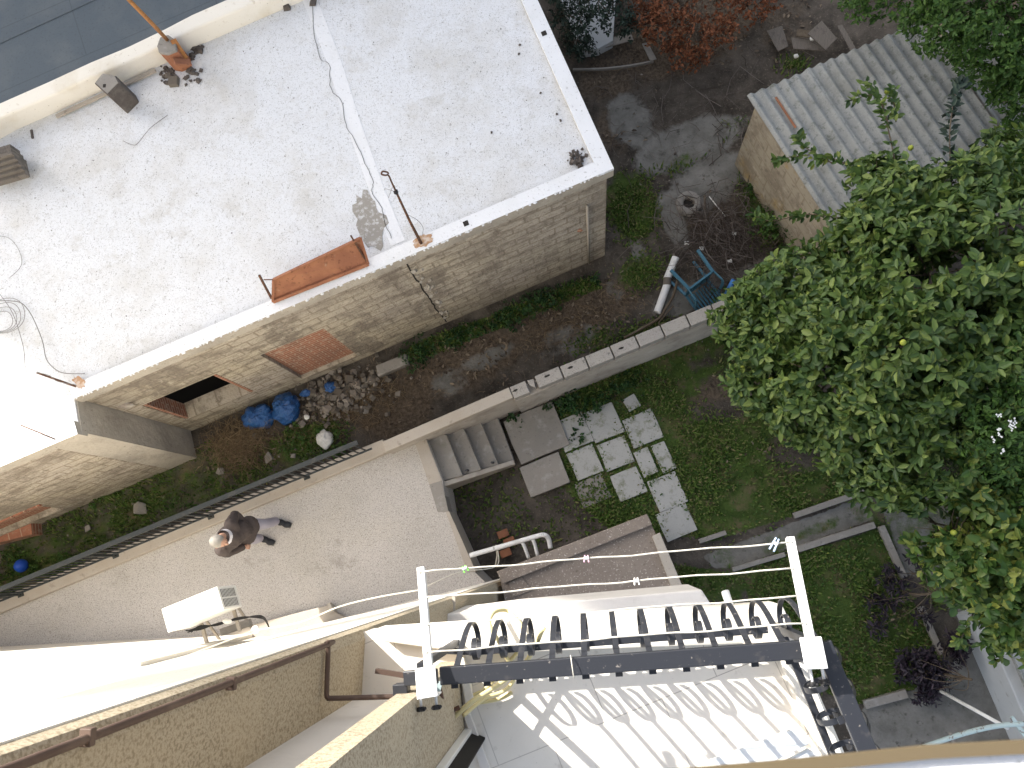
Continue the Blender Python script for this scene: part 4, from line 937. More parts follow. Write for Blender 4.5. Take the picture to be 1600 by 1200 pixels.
# photographer's own parapet with its ochre trim
pr = thing('upper_parapet', at(1400, 1200, 12.2), 'blurred ochre trimmed edge of the parapet nearest the photographer', 'parapet')
a, b = at(900, 1206, 12.2), at(1760, 1146, 12.2); u = (b - a).normalized(); n = Vector((u.y, -u.x, 0))
P = [at(x, y, 12.2) for x, y in ((1000, 1207), (1100, 1200), (1250, 1187), (1450, 1166), (1600, 1158), (1800, 1150))]
mb = MB(); mb.strip([p + n * .004 for p in P], n, .0095, .005); mb.build('trim', M['trim'], pr)
P2 = [at(x, y, 12.195) for x, y in ((1180, 1214), (1300, 1203), (1450, 1185), (1600, 1175), (1800, 1164))]
MB().prism([xy(p) for p in P2] + [xy(P2[-1] + n * .3), xy(P2[0] + n * .3)], 12.17, 12.195).build('parapet', M['rimwhite'], pr)

# ---------------------------------------------------------------- air conditioner
ac = thing('air_conditioner', at(300, 940, 2.03), 'cream air conditioner outdoor unit on wall brackets above the terrace', 'air conditioner')
zt = 2.60; K = [at(253, 952, zt), at(339, 917, zt), at(349, 953, zt), at(262, 986, zt)]
ua = (K[1] - K[0]).normalized(); na = Vector((ua.y, -ua.x, 0)); La = (K[1] - K[0]).length; Da = .31
o = K[0]
body = MB().prism([xy(o), xy(o + ua * La), xy(o + ua * La + na * Da), xy(o + na * Da)], 2.04, zt).build('casing', M['acwhite'], ac, bevel=.012)
MB().prism([xy(o - ua * .004 - na * .004), xy(o + ua * (La + .004) - na * .004), xy(o + ua * (La + .004) + na * (Da + .004)), xy(o - ua * .004 + na * (Da + .004))], zt - .03, zt + .004).build('lid', M['acwhite'], ac, bevel=.006)
for (z0, z1) in ((2.36, 2.52), (2.14, 2.30)):
    pass
for half in (0, 1):
    d0 = .035 + half * .13; g = MB().prism([xy(o + ua * (La + .0005) + na * d0), xy(o + ua * (La + .003) + na * d0), xy(o + ua * (La + .003) + na * (d0 + .11)), xy(o + ua * (La + .0005) + na * (d0 + .11))], 2.12, 2.54).build('side_grille', M['grille'], ac)
    mb = MB()
    for k in range(11):
        z = 2.14 + k * .038; p = o + ua * (La + .006) + na * (d0 + .055); mb.box(Vector((p.x, p.y, z)), ua * .002, na * .057, UP * .004)
    mb.build('slats', M['acwhite'], g)
mb = MB(); p = o + na * -.002 + ua * .28
for rr in (.20, .15, .10, .05):
    pth = [Vector((*xy(p), 2.31)) + ua * rr * math.cos(q) + UP * rr * math.sin(q) - na * .006 for q in np.linspace(0, 6.283, 28)]; mb.tube(pth, .004, 5)
mb.build('fan_guard', M['grille'], ac)
for s_ in (.16, La - .14):
    a = o + ua * s_ - na * .0; b = a + na * .60
    MB().bar(Vector((a.x, a.y, 2.015)), Vector((b.x, b.y, 2.015)), .045, .04).build('bracket', M['kerb'], ac, bevel=.003)
    MB().bar(Vector((*xy(a + na * .1), 2.0)), Vector((*xy(b), 1.62)), .03, .03).build('bracket_strut', M['kerb'], ac)
for j in range(4):
    pt = [at(290 + j * 3, 985 + (j % 2) * 3, 2.2), at(312, 984 - j * 2, 2.15), at(340, 974 + j, 2.1), at(372, 968 - j, 2.1), at(402, 962 + j, 2.2), at(414, 966 + j, 2.0), at(421, 982, 1.7)]
    MB().tube(smooth_path(pt, 6), .009, 6).build('coolant_pipe', M['black'], ac, smooth=True)
MB().ball(at(355, 971, 2.13), (.07, .035, .03), 10, 7, .15).build('pipe_wrap', M['pegwhite'], ac)
tk = MB().bar(at(346, 988, 1.7), at(392, 972, 1.7), .10, .10).build('pipe_trunking', M['conc'], ac, bevel=.01)

# ---------------------------------------------------------------- things on the white roof
def tubething(name, pts, r, m, label, cat, seg=8, group=None, smooth=True):
    o = MB().tube(smooth_path(pts, 5) if len(pts) > 2 else pts, r, seg).build(name, m, smooth=smooth); return props(o, label, cat, group)
# rusty framed sheet leaning on the rim
rp = thing('metal_trough', at(500, 425, 3.2), 'shallow rusty sheet metal trough with a raised rim lying on the roof edge', 'metal trough')
c_ = [at(427, 436, 3.52), at(563, 371, 3.52), at(575, 411, 3.23), at(426, 470, 3.23)]
n_ = (c_[1] - c_[0]).cross(c_[3] - c_[0]).normalized()
if n_.z < 0: n_ = -n_
vs = [p for p in c_] + [p - n_ * .012 for p in c_]
MB().add(vs, [(3, 2, 1, 0), (4, 5, 6, 7), (0, 1, 5, 4), (1, 2, 6, 5), (2, 3, 7, 6), (3, 0, 4, 7)]).build('sheet', M['rust'], rp)
for i, w in enumerate((.022, .03, .05, .03)):
    MB().bar(c_[i] + n_ * .012, c_[(i + 1) % 4] + n_ * .012, w, .04, n_).build('frame_bar', M['rust'], rp)
MB().bar(at(405, 430, 3.62), at(424, 466, 3.25), .025, .025).build('leg', M['rustrod'], rp); MB().bar(at(412, 437, 3.5), at(428, 437, 3.5), .012, .012).build('tie_rod', M['rustrod'], rp)
MB().bar(at(548, 368, 3.6), at(572, 408, 3.27), .02, .02).build('leg', M['rustrod'], rp)
# looped reinforcement rod
rr_ = thing('looped_rod', at(657, 380, 3.2), 'dark rusty reinforcing rod with a loop at its tip rising from the roof edge', 'metal rod')
pt = [at(658, 380, 3.2), at(640, 345, 3.6), at(619, 300, 4.05)]
MB().tube(pt, [.022, .017, .014], 8).build('rod', M['rustrod'], rr_, smooth=True)
pt = [at(619, 300, 4.05), at(612, 285, 4.2), at(607, 274, 4.3), at(602, 274, 4.32), at(596, 272, 4.32), at(598, 268, 4.32), at(605, 269, 4.32), at(607, 272, 4.31)]
MB().tube(smooth_path(pt, 5), .011, 7).build('loop', M['rustrod'], rr_, smooth=True)
MB().ball(at(619, 300, 4.05), .03, 8, 6, .3).build('binding', M['black'], rr_)
for s in (1, -1):
    pt = [at(619, 300, 4.05), at(609 + 6 * s, 292 - 3 * s, 4.0), at(604 + 3 * s, 303 + 6 * s, 3.9)]; MB().tube(smooth_path(pt, 5), .003, 5).build('wire_end', M['cable'], rr_)
pt = [at(636, 335, 3.7), at(652, 344, 3.5), at(661, 356, 3.3), at(659, 370, 3.22)]; MB().tube(smooth_path(pt, 5), .003, 5).build('wire_end', M['cable'], rr_)
# second rod and wires bottom left
r2 = thing('bent_rod', at(119, 602, 3.2), 'short dark rod lying from a rust spot at the left roof corner', 'metal rod')
MB().tube([at(57, 582, 3.5), at(119, 604, 3.23)], .014, 8).build('rod', M['rustrod'], r2)
pt = [at(57, 582, 3.52), at(76, 586, 3.5), at(90, 596, 3.4), at(119, 601, 3.24)]; MB().tube(smooth_path(pt, 5), .004, 5).build('wire_end', M['cable'], r2)
blob(124, 598, 3.20, .06, .10, M['stain'], 'rust_stain', house, rot=.9)
tubething('roof_cable', [at(x, y, 3.2) for x, y in ((0, 470), (14, 470), (34, 474), (50, 494), (66, 532), (72, 560), (84, 575), (100, 583), (132, 584))], .006, M['cable'], 'grey cable curving over the roof down to the rust spot', 'cable')
cl_ = thing('wire_coil', at(5, 500, 3.15), 'loose coil of grey wire at the left edge of the white roof', 'wire coil')
for j in range(4):
    q0_ = at(3 + j * 2, 502 - j * 3, 3.15 + .01 * j); rad = .16 + .04 * j
    MB().tube([q0_ + Vector((rad * math.cos(q), rad * .9 * math.sin(q), .01 * math.sin(3 * q))) for q in np.linspace(0, 6.28, 30)], .004, 5).build('wire_turn', M['cable'], cl_)
tubething('loose_wire', [at(x, y, 3.14) for x, y in ((-10, 368), (14, 372), (30, 392), (33, 415), (14, 435))], .003, M['cable'], 'thin wire curl lying at the far left roof edge', 'wire')
tubething('roof_cable', [at(x, y, 3.2) for x, y in ((0, 460), (20, 490), (36, 540), (40, 575), (52, 605))], .004, M['cable'], 'thin cable leaving the wire coil towards the roof corner', 'cable')
tubething('straight_rod', [at(32, 664, 3.22), at(86, 686, 3.22)], .008, M['rustrod'], 'thin rod lying on the sunlit roof corner', 'metal rod')
tubething('dry_stalk', [at(x, y, 3.14) for x, y in ((192, 220), (206, 226), (215, 224), (235, 200), (262, 180))], .003, M['wood'], 'thin dry stalk lying on the white roof', 'stalk')
# wooden batten, stubs, iron pole
bt_ = MB().bar(at(88, 182, 3.15), at(243, 110, 3.16), .05, .03).build('batten', M['wood'].copy() if False else M['kerb']); props(bt_, 'long thin rotten batten lying along the cream parapet', 'batten')
sb = thing('column_stub', at(190, 162, 3.12), 'square dark column stub standing free on the white roof', 'column stub')
zc_ = 3.60
T_ = [at(147, 130, zc_), at(160, 114, zc_), at(181, 118, zc_), at(187, 130, zc_), at(168, 149, zc_)]
bs_ = [Vector((p.x, p.y, 3.1)) for p in T_]
MB().prism([xy(p) for p in T_], 3.1, zc_).build('shaft', M['stump'], sb, bevel=.015)
MB().prism([xy(p + (sum(T_, Vector()) / 5 - p) * .12) for p in T_], zc_, zc_ + .01).build('broken_top', M['conc'], sb)
MB().box(at(163, 134, zc_ + .012), (.02, 0, 0), (0, .025, 0), (0, 0, .002)).build('hole', M['hole'], sb)  # flat dark plate paints the shade of a hole
s2 = thing('rusty_stub', at(280, 90, 3.12), 'column stub wrapped in rusty sheet by the parapet', 'column stub')
T2 = [at(x, y, 3.55) for x, y in ((245, 72), (250, 58), (262, 54), (274, 62), (275, 78), (260, 84), (248, 82))]
MB().prism([xy(p) for p in T2], 3.1, 3.50).build('shaft', M['rust'], s2, bevel=.02)
MB().prism([xy(p) for p in T2], 3.50, 3.55).build('broken_top', M['conc'], s2, bevel=.01)
MB().bar(at(272, 96, 3.45), at(298, 98, 3.3), .10, .03).build('torn_flap', M['rust'], s2); MB().bar(at(270, 62, 3.6), at(290, 92, 3.3), .08, .02).build('torn_flap', M['orange'], s2)
ip = MB().tube([at(261, 62, 3.55), at(235, 34, 4.3), at(190, -12, 5.2)], [.026, .026, .024], 10).build('iron_pole', M['orange'], smooth=True); props(ip, 'orange rusted iron pole rising from the rusty column stub', 'pole')
for i, (x, y, r) in enumerate(((272, 128, .10), (262, 118, .05), (302, 72, .07), (312, 78, .06), (300, 86, .05), (306, 66, .05), (285, 102, .05))):
    o = MB().rock(at(x, y, 3.14), r, .5).build('broken_lump', M['stone'] if i < 2 else M['stump'], bevel=.008)
    props(o, 'pale lump of broken cement below the rusty column stub' if i < 2 else 'dark crumbling lump scattered around the rusty column stub', 'rubble', 'broken lumps on the white roof')
o = MB().rock(at(448, 9, 3.15), .07, .8).build('broken_lump', M['stump']); props(o, 'dark lump by the cracked parapet at the top of the roof', 'rubble')
o = MB().rock(at(490, 4, 3.15), .06, .8).build('broken_lump', M['stump']); props(o, 'dark lump at the top end of the roof crack', 'rubble')
o = MB().bar(at(49, 203, 3.13), at(51, 216, 3.13), .03, .02).build('dark_chip', M['stump']); props(o, 'small dark chip lying on the roof above the bundle', 'rubble')
bd = thing('tile_stack', at(15, 270, 3.12), 'stack of narrow weathered slats at the left edge of the white roof', 'stack')
for k in range(7):
    a = at(-40 + k * 1.5, 262 + k * 7.0 - 10, 3.42 - abs(k - 2) * .035); b = at(24 + k * 3.2, 233 + k * 6.5, 3.42 - abs(k - 2) * .035)
    MB().bar(a, b, .055, .30 - abs(k - 2) * .05).build('slat', M['wood'], bd, bevel=.006)
o = MB().bar(at(-5, 243, 3.3), at(18, 234, 3.3), .05, .02).build('metal_scrap', M['greyroof']); props(o, 'grey metal scrap behind the slat stack', 'scrap')
bk = MB()
for k in range(90):
    bk.rock(at(R.choice((262, 268, 305, 300)) + R.gauss(0, 9), R.choice((112, 118, 74, 84)) + R.gauss(0, 7), 3.13), R.uniform(.012, .04), .6)
o = bk.build('stub_debris', M['stump']); props(o, 'dark flakes and soot lying round the rusty column stub', 'debris', None, 'stuff')
# debris heap in the rim corner
bk = MB()
for k in range(60):
    p = at(903 + R.gauss(0, 6), 246 + R.gauss(0, 6), 3.12 + R.uniform(0, .06)); bk.rock(p, R.uniform(.01, .035), .7)
o = bk.build('corner_debris', M['stump']); props(o, 'heap of dark leaf debris in the roof rim corner', 'debris', None, 'stuff')
bk = MB()
for k in range(300):
    x, y = R.uniform(0, 900), R.uniform(40, 560); p = at(x, y, 3.125)
    s_, t_ = (p - C1).dot(UF), -(p - C1).dot(NF)
    if .3 < s_ < 9.2 and .3 < t_ < 6.2: bk.rock(p, R.choice((.003, .004, .006, .008)), .6)
for (x, y) in ((811, 84), (812, 70), (854, 85), (870, 178), (876, 188), (845, 145), (768, 207)): bk.rock(at(x, y, 3.13), .018, .6)
o = bk.build('roof_grit', M['stump']); props(o, 'dark grit scattered over the white roof', 'grit', None, 'stuff')

# ---------------------------------------------------------------- paving slabs in the garden
def slab(px, py, w, h, label, z=.045, rot=0.0, m='slab', name='paving_slab', cat='paving slab', group='paving slabs'):
    c = at(px, py, z); a = A22 + rot; k = (CAMZ - z) / F; hu, hv = w * k / 2, h * k / 2; u = Vector((math.cos(a), math.sin(a), 0)); v = Vector((-u.y, u.x, 0)); poly = []
    for (i, j) in ((-1, -1), (0, -1), (1, -1), (1, 0), (1, 1), (0, 1), (-1, 1), (-1, 0)):
        q = c + u * hu * i * R.uniform(.97, 1.03) + v * hv * j * R.uniform(.97, 1.03); poly.append(xy(q))
    o = MB().prism(poly, -.04, z + R.uniform(-.006, .006)).build(name, M[m], bevel=.008); props(o, label, cat, group)
    SLABS.append((c.x, c.y, hu * .80, hv * .80, a)); return o
slab(838, 676, 84, 74, 'big brown grey concrete slab right at the foot of the garden steps', .09, m='conc')
slab(851, 742, 66, 50, 'brown grey concrete slab beside the big slab below the steps', .11, m='conc')
slab(896, 675, 48, 50, 'pale slab next to the big slab at the foot of the steps, under the leafy weeds')
slab(943, 660, 50, 52, 'pale slab second from the steps in the row along the block wall')
slab(1004, 669, 50, 48, 'pale slab at the garden end of the row along the block wall')
slab(987, 629, 21, 22, 'small square broken slab alone near the block wall', rot=.12)
slab(914, 722, 44, 46, 'pale slab in the second row nearest the steps')
slab(962, 708, 46, 44, 'pale slab in the middle of the second row', rot=-.03)
slab(1009, 722, 24, 42, 'narrow half slab with grassy rim, left one of a split pair')
slab(1037, 714, 22, 46, 'narrow half slab, right one of a split pair at the lawn')
slab(982, 756, 44, 42, 'worn slab overgrown with grass tufts in the third row')
slab(1043, 768, 46, 50, 'clean pale slab at the lawn edge in the third row')
slab(926, 767, 46, 40, 'sunken mossy slab near the dark pit', .012, m='conc'); SLABS.pop()
slab(1057, 816, 50, 44, 'last pale slab before the crossing concrete path')

# kerb stones of the beds
def kerbstone(p, q, w, label, z=.09):
    o = MB().bar(at(*p, z / 2), at(*q, z / 2), w, z).build('kerb_stone', M['conc'], bevel=.01); props(o, label, 'kerb stone', 'kerb stones round the lawns')
kerbstone((1092, 846), (1134, 832), .07, 'short kerb stone ending beside the last pale slab')
kerbstone((1144, 890), (1226, 866), .07, 'thin kerb stone hidden behind the upper dryer cord')
kerbstone((1246, 858), (1366, 820), .10, 'long pale kerb stone between concrete path and lower lawn')
kerbstone((1376, 822), (1412, 902), .10, 'kerb stone running down the right side of the lower lawn')
kerbstone((1438, 948), (1470, 1022), .09, 'kerb stone between the two dark purple bushes')
kerbstone((1350, 1101), (1416, 1083), .12, 'kerb stone closing the bottom of the lower lawn')
kerbstone((1240, 806), (1350, 768), .09, 'mossy kerb stone along the upper lawn beside the path')

props(grow_grass(520000), 'short green grass and clover covering the lawns', 'grass', None, 'stuff')
props(scatter_flat('fallen_leaves', 60000, lambda x, y: zones(x, y)[2] * np.clip((vnoise(x, y, 1.3, 44, 4) - .36) * 3, 0, 1), M['litter'], (.04, .10), .0), 'dry brown fallen leaves lying in the alley and yard', 'fallen leaves', None, 'stuff')
props(scatter_flat('lawn_leaves', 9000, lambda x, y: zones(x, y)[0] * .12, M['yellowleaf'], (.04, .08), .03, 8), 'yellow leaves dropped on the lawns', 'fallen leaves', None, 'stuff')
# clover leaves lying flat give the lawns their texture
props(scatter_flat('clover', 260000, lambda x, y: np.clip(zones(x, y)[0] - .45, 0, 1) * np.clip((vnoise(x, y, .9, 21, 3) - .30) * 3, 0, 1) * ~in_slab(x, y), M['jasleaf'], (.025, .055), .02, 17), 'low clover patches in the lawns', 'clover', None, 'stuff')

def weeds(name, spots, m, label, leafL=.06, leafW=.03, per=6, dens=60, seed=2, kind=None, cat='weeds', low=-.1):
    t = thing(name, at(spots[0][0], spots[0][1], 0), label, cat) if kind is None else None
    lobes = [((*xy(at(x, y, z)), z), r, q) for (x, y, z, r, q) in spots]
    if kind:
        o, _ = crown(name, lobes, m, None, leafL, leafW, per, dens, .3, low, .05, seed); props(o, label, cat, None, kind); return o
    crown('foliage', lobes, m, t, leafL, leafW, per, dens, .3, low, .05, seed)
    mb = MB()
    for (c, r, q) in lobes: mb.tube([Vector((c[0], c[1], -.02)), Vector((c[0] + .02, c[1], max(.06, c[2])))], .012, 6)
    mb.build('stem', M['bark'], t); return t
S_ = [(640 + 32 * k + R.uniform(-8, 8), 556 - 13.0 * k + R.uniform(-5, 5), .05, R.uniform(.13, .26), .7) for k in range(10)]
weeds('wall_weeds', S_, M['darkleaf'], 'band of low dark green weeds at the foot of the house wall', .05, .028, dens=110, kind='stuff')
S_ = [(500 + R.uniform(-60, 50), 690 + R.uniform(-18, 18), .05, R.uniform(.08, .2), .9) for k in range(9)] + [(R.uniform(120, 300), R.uniform(770, 800), .03, .14, .6) for k in range(5)] + [(R.uniform(0, 140), R.uniform(850, 900), .03, .16, .6) for k in range(7)]
weeds('alley_weeds', S_, M['jasleaf'], 'green weeds growing among the rubble in the alley', .045, .025, dens=90, kind='stuff')
weeds('creeping_plant', [(800, 655, .08, .14, .8), (868, 636, .10, .2, .6), (905, 648, .12, .15, .7), (930, 628, .12, .16, .7), (890, 622, .14, .17, .7), (960, 618, .1, .14, .8), (902, 682, .08, .10, .6)], M['darkleaf'], 'leafy creeping plant spreading over the slabs from the block wall', .055, .035, dens=120, seed=4)
weeds('wall_bush', [(975, 600, .1, .18, .8), (1000, 595, .1, .15, .8), (1130, 470, .4, .2, .8)], M['darkleaf'], 'small dark weed clump at the garden foot of the block wall', .05, .03, dens=120, seed=5)
weeds('shed_weeds', [(1190, 350, .2, .25, .8), (1215, 375, .25, .25, .8), (1230, 340, .1, .2, .8), (1180, 300, .05, .16, .6), (1165, 400, .1, .15, .8)], M['jasleaf'], 'bright green weeds growing against the shed wall', .06, .03, dens=90, seed=6)
weeds('lawn_shrub', [(1258, 690, .25, .18, .8)], M['lemonleaf'], 'small leafy sapling standing alone on the upper lawn', .10, .045, dens=90, seed=9)
weeds('lawn_grass_tuft', [(1142, 592, .1, .16, .7), (1150, 600, .1, .12, .7)], M['darkleaf'], 'dark tuft at the left foot of the lemon tree', .12, .018, dens=90, seed=19)

# ---------------------------------------------------------------- trees
def tree(name, label, lobes, base, m, seed, leafL=.10, leafW=.05, per=9, dens=64, fruit=(), extra=None, low=-.45, cat='tree', rz=.85, tr=.08):
    b = at(*base, 0); t = thing(name, b, label, cat)
    Ls = [((*xy(at(x, y, z)), z), r, rz) for (x, y, z, r) in lobes]
    fo, Pc = crown('foliage', Ls, m, t, leafL, leafW, per, dens, .22, low, .10, seed)
    top = Vector((b.x + .05, b.y + .05, 1.3)); P = [Vector((b.x, b.y, -.05)), Vector((b.x + .04, b.y, .6)), top]
    MB().tube(smooth_path(P, 4), [tr * (1.25 - .4 * i / 8) for i in range(9)], 10).build('trunk', M['bark'], t, smooth=True)
    for (c, r, _) in Ls:
        c = Vector(c); mid = (top + c) / 2 + Vector((R.uniform(-.1, .1), R.uniform(-.1, .1), .15)); pth = smooth_path([top - UP * R.uniform(.0, .3), mid, c], 5)
        mb = MB().tube(pth, [tr * .45 * (1 - .8 * i / (len(pth) - 1)) for i in range(len(pth))], 6)
        for k in range(7):
            d = Vector((R.gauss(0, 1), R.gauss(0, 1), R.gauss(.3, .6))).normalized() * r * .95; mb.tube([c * .9 + mid * .1 + (d * .0), c + d * .5, c + d * .95], [.010, .006, .003], 5)
        mb.build('branch', M['bark'], t, smooth=True)
    for (x, y, z) in fruit:
        MB().ball(at(x, y, z), (.032, .032, .040), 12, 8).build('lemon', M['lemon'], t, smooth=True)
    return t, Pc
main = [(1185, 478, 2.5, .36), (1165, 520, 2.3, .33), (1215, 545, 2.8, .5), (1190, 600, 2.4, .42), (1265, 470, 3.1, .62), (1268, 440, 2.7, .32), (1300, 590, 3.2, .6), (1368, 404, 3.5, .58), (1335, 372, 3.1, .32), (1255, 650, 2.5, .36),
        (1350, 520, 3.8, .62), (1412, 340, 3.9, .55), (1372, 285, 3.4, .32), (1455, 430, 4.2, .66), (1405, 620, 3.7, .6), (1335, 690, 2.8, .42), (1372, 745, 2.7, .36), (1445, 540, 4.2, .7), (1505, 330, 3.9, .62),
        (1570, 260, 3.4, .42), (1560, 420, 4.3, .8), (1530, 570, 4.1, .75), (1640, 480, 4.0, .9), (1640, 330, 3.6, .7), (1470, 690, 3.6, .55), (1420, 740, 3.1, .42), (1310, 480, 3.4, .5), (1220, 640, 2.2, .22)]
LEM = [(1386, 143, 3.6), (1423, 231, 3.8), (1342, 262, 3.5), (1217, 430, 3.0), (1160, 575, 2.7), (1310, 620, 3.6), (1313, 628, 3.6), (1381, 568, 4.3), (1247, 553, 3.3), (1205, 593, 2.9), (1411, 535, 4.7), (1597, 412, 4.9), (1173, 510, 2.8)]
t1, Pc1 = tree('lemon_tree', 'large dark green lemon tree hanging over the shed roof and the garden', main, (1360, 500), M['lemonleaf'], 31, fruit=LEM, leafL=.122, leafW=.06, dens=86, tr=.10)
# long shoots sticking out of the crown
def shoot(t, pts, m, name='shoot', leafL=.11, leafW=.05, n=46, seed=0, spread=.06):
    P = smooth_path([at(*p) for p in pts], 6); br_ = MB().tube(P, [.010 * (1 - .7 * i / (len(P) - 1)) for i in range(len(P))], 6).build(name, M['bark'], t, smooth=True)
    rg = np.random.default_rng(seed); k = rg.integers(1, len(P) - 1, n); A = np.array([tuple(P[i]) for i in k]); T = unit(np.array([tuple(P[min(i + 1, len(P) - 1)] - P[i - 1]) for i in k]))
    rd = rg.normal(size=(n, 3)); rd -= T * (rd * T).sum(1)[:, None]; rd = unit(rd); D = unit(rd + T * rg.uniform(.2, 1, n)[:, None]); A = A + rg.normal(size=(n, 3)) * .02
    v, f = leaf_mesh(A, D, unit(np.array([0, 0, 1.]) + rg.normal(size=(n, 3)) * .4), leafL * rg.uniform(.6, 1.2, n), np.full(n, leafW)); np_mesh('foliage', v, f, m, t)
shoot(t1, [(1400, 260, 3.6), (1385, 190, 3.7), (1372, 150, 3.7), (1355, 128, 3.6)], M['lemonleaf'], seed=1, n=60)
shoot(t1, [(1390, 200, 3.7), (1370, 150, 3.7), (1328, 158, 3.5)], M['lemonleaf'], seed=2, n=50)
shoot(t1, [(1400, 190, 3.7), (1396, 158, 3.7), (1390, 138, 3.7)], M['lemonleaf'], seed=3, n=40)
shoot(t1, [(1487, 290, 3.9), (1484, 210, 4.0), (1492, 150, 3.9), (1500, 132, 3.8)], M['greyleaf'], seed=4, n=110)
shoot(t1, [(1360, 290, 3.4), (1310, 250, 3.1), (1270, 250, 2.9)], M['yellowleaf'], seed=5, n=90)
shoot(t1, [(1300, 255, 3.0), (1255, 228, 2.9), (1245, 212, 2.9)], M['lemonleaf'], seed=6, n=40)
shoot(t1, [(1265, 242, 2.9), (1232, 246, 2.8), (1210, 250, 2.7)], M['lemonleaf'], seed=7, n=46)
shoot(t1, [(1310, 340, 2.9), (1260, 335, 2.6), (1205, 345, 2.4), (1175, 335, 2.3)], M['lemonleaf'], seed=8, n=90)
shoot(t1, [(1180, 470, 2.6), (1140, 480, 2.3), (1108, 497, 2.1)], M['lemonleaf'], seed=9, n=80)
shoot(t1, [(1210, 410, 2.7), (1180, 430, 2.6), (1150, 470, 2.5)], M['lemonleaf'], seed=10, n=80)
shoot(t1, [(1220, 620, 2.5), (1195, 635, 2.3), (1178, 645, 2.1)], M['lemonleaf'], seed=11, n=50)
sec = [(1480, 830, 3.0, .42), (1530, 880, 3.1, .46), (1565, 800, 3.4, .5), (1600, 880, 3.4, .6), (1570, 935, 2.9, .32), (1620, 980, 3.0, .45), (1510, 800, 3.2, .4), (1450, 815, 2.7, .3), (1530, 720, 3.7, .42), (1500, 920, 2.6, .22), (1560, 995, 2.3, .22), (1640, 760, 3.6, .5)]
t2, _ = tree('citrus_tree', 'yellowing citrus tree at the right edge below the white flowers', sec, (1560, 860), M['yellowleaf'], 77, leafL=.12, leafW=.068, dens=60, fruit=((1490, 832, 3.6), (1300 + 60, 745, 3.0)))
shoot(t2, [(1520, 960, 2.6), (1505, 990, 2.4), (1500, 1008, 2.2)], M['yellowleaf'], seed=21, n=60, leafW=.06); shoot(t2, [(1580, 960, 2.7), (1560, 1005, 2.4), (1552, 1035, 2.2)], M['yellowleaf'], seed=22, n=70, leafW=.06)
shoot(t2, [(1470, 850, 2.8), (1440, 880, 2.5), (1450, 910, 2.3)], M['yellowleaf'], seed=23, n=60, leafW=.06)
jas = [(1590, 640, 4.3, .5), (1560, 690, 4.0, .36), (1630, 580, 4.4, .6), (1590, 730, 3.8, .36)]
t3, pj = tree('jasmine_shrub', 'tall jasmine with a few white flowers between the two citrus trees', jas, (1620, 640), M['jasleaf'], 51, leafL=.07, leafW=.03, dens=110, low=-.2)
mb = MB()
for (x, y) in ((1562, 650), (1578, 662), (1585, 664), (1582, 669), (1561, 680), (1560, 671), (1583, 657), (1567, 705), (1552, 687)):
    for k in range(5):
        p = at(x + R.uniform(-3, 3), y + R.uniform(-3, 3), 4.75 + R.uniform(-.05, .05)); a = R.uniform(0, 6.28); d = Vector((math.cos(a), math.sin(a), R.uniform(-.2, .3))) * .022; s = Vector((-d.y, d.x, 0)) * .5
        mb.add([p, p + d * .5 + s, p + d, p + d * .5 - s], [(0, 1, 2, 3)])
mb.build('flowers', M['petal'], t3)
tr_ = [(1370, 0, 2.6, .4), (1430, -20, 3.0, .55), (1480, 30, 3.0, .5), (1540, 10, 3.4, .7), (1560, 80, 3.0, .5), (1600, 60, 3.4, .6), (1590, 140, 2.6, .4), (1625, 150, 3.0, .5), (1570, 120, 2.4, .3), (1500, 60, 2.5, .35), (1330, -30, 2.2, .35), (1600, 195, 2.3, .25)]
t4, _ = tree('dense_tree', 'dark green small leaved tree behind the shed in the top right corner', tr_, (1540, 20), M['jasleaf'], 61, leafL=.075, leafW=.034, dens=110, per=8)
dk = [(890, -10, .8, .32), (905, 35, .7, .30), (935, 5, .9, .35), (900, 70, .4, .22), (960, 20, .7, .28), (985, 45, .5, .2), (880, 30, .5, .2), (915, 78, .35, .18)]
t5, _ = tree('grey_green_shrub', 'dark grey green shrub beside the white roof edge at the top', dk, (920, 10), M['greyleaf'], 62, leafL=.075, leafW=.03, dens=100, per=7, tr=.03, cat='shrub')
rd_ = [(1010, -10, .7, .4), (1060, 10, .8, .42), (1035, 45, .6, .35), (1085, 55, .6, .36), (1120, 5, .7, .42), (1130, 45, .5, .3), (1060, 85, .35, .26), (1010, 30, .5, .26), (1170, 10, .5, .3), (1095, 90, .25, .2), (1200, -5, .4, .3)]
t6, _ = tree('dried_shrub', 'dried rust brown shrub at the top of the yard', rd_, (1070, 20), M['dryleaf'], 63, leafL=.06, leafW=.032, dens=95, per=7, tr=.03, cat='shrub')
pu = [(1442, 1048, .33, .25), (1422, 1025, .28, .18), (1472, 1032, .36, .24), (1458, 1068, .28, .21), (1495, 1012, .28, .17), (1442, 1082, .18, .15), (1408, 1050, .18, .12)]
t7, _ = tree('purple_shrub', 'thick dark purple leaved shrub by the white painted wall', pu, (1450, 1045), M['purple'], 64, leafL=.09, leafW=.030, dens=190, per=8, tr=.02, cat='shrub', low=-.1)
pu = [(1390, 900, .2, .16), (1410, 925, .25, .2), (1385, 945, .15, .15), (1425, 895, .2, .14), (1370, 980, .1, .14), (1360, 940, .1, .1), (1440, 960, .15, .12), (1425, 870, .15, .1)]
t8, _ = tree('purple_shrub', 'thin straggling purple leaved shrub at the lawn kerb', pu, (1405, 925), M['purple'], 65, leafL=.10, leafW=.03, dens=85, per=6, tr=.015, cat='shrub', low=-.1)

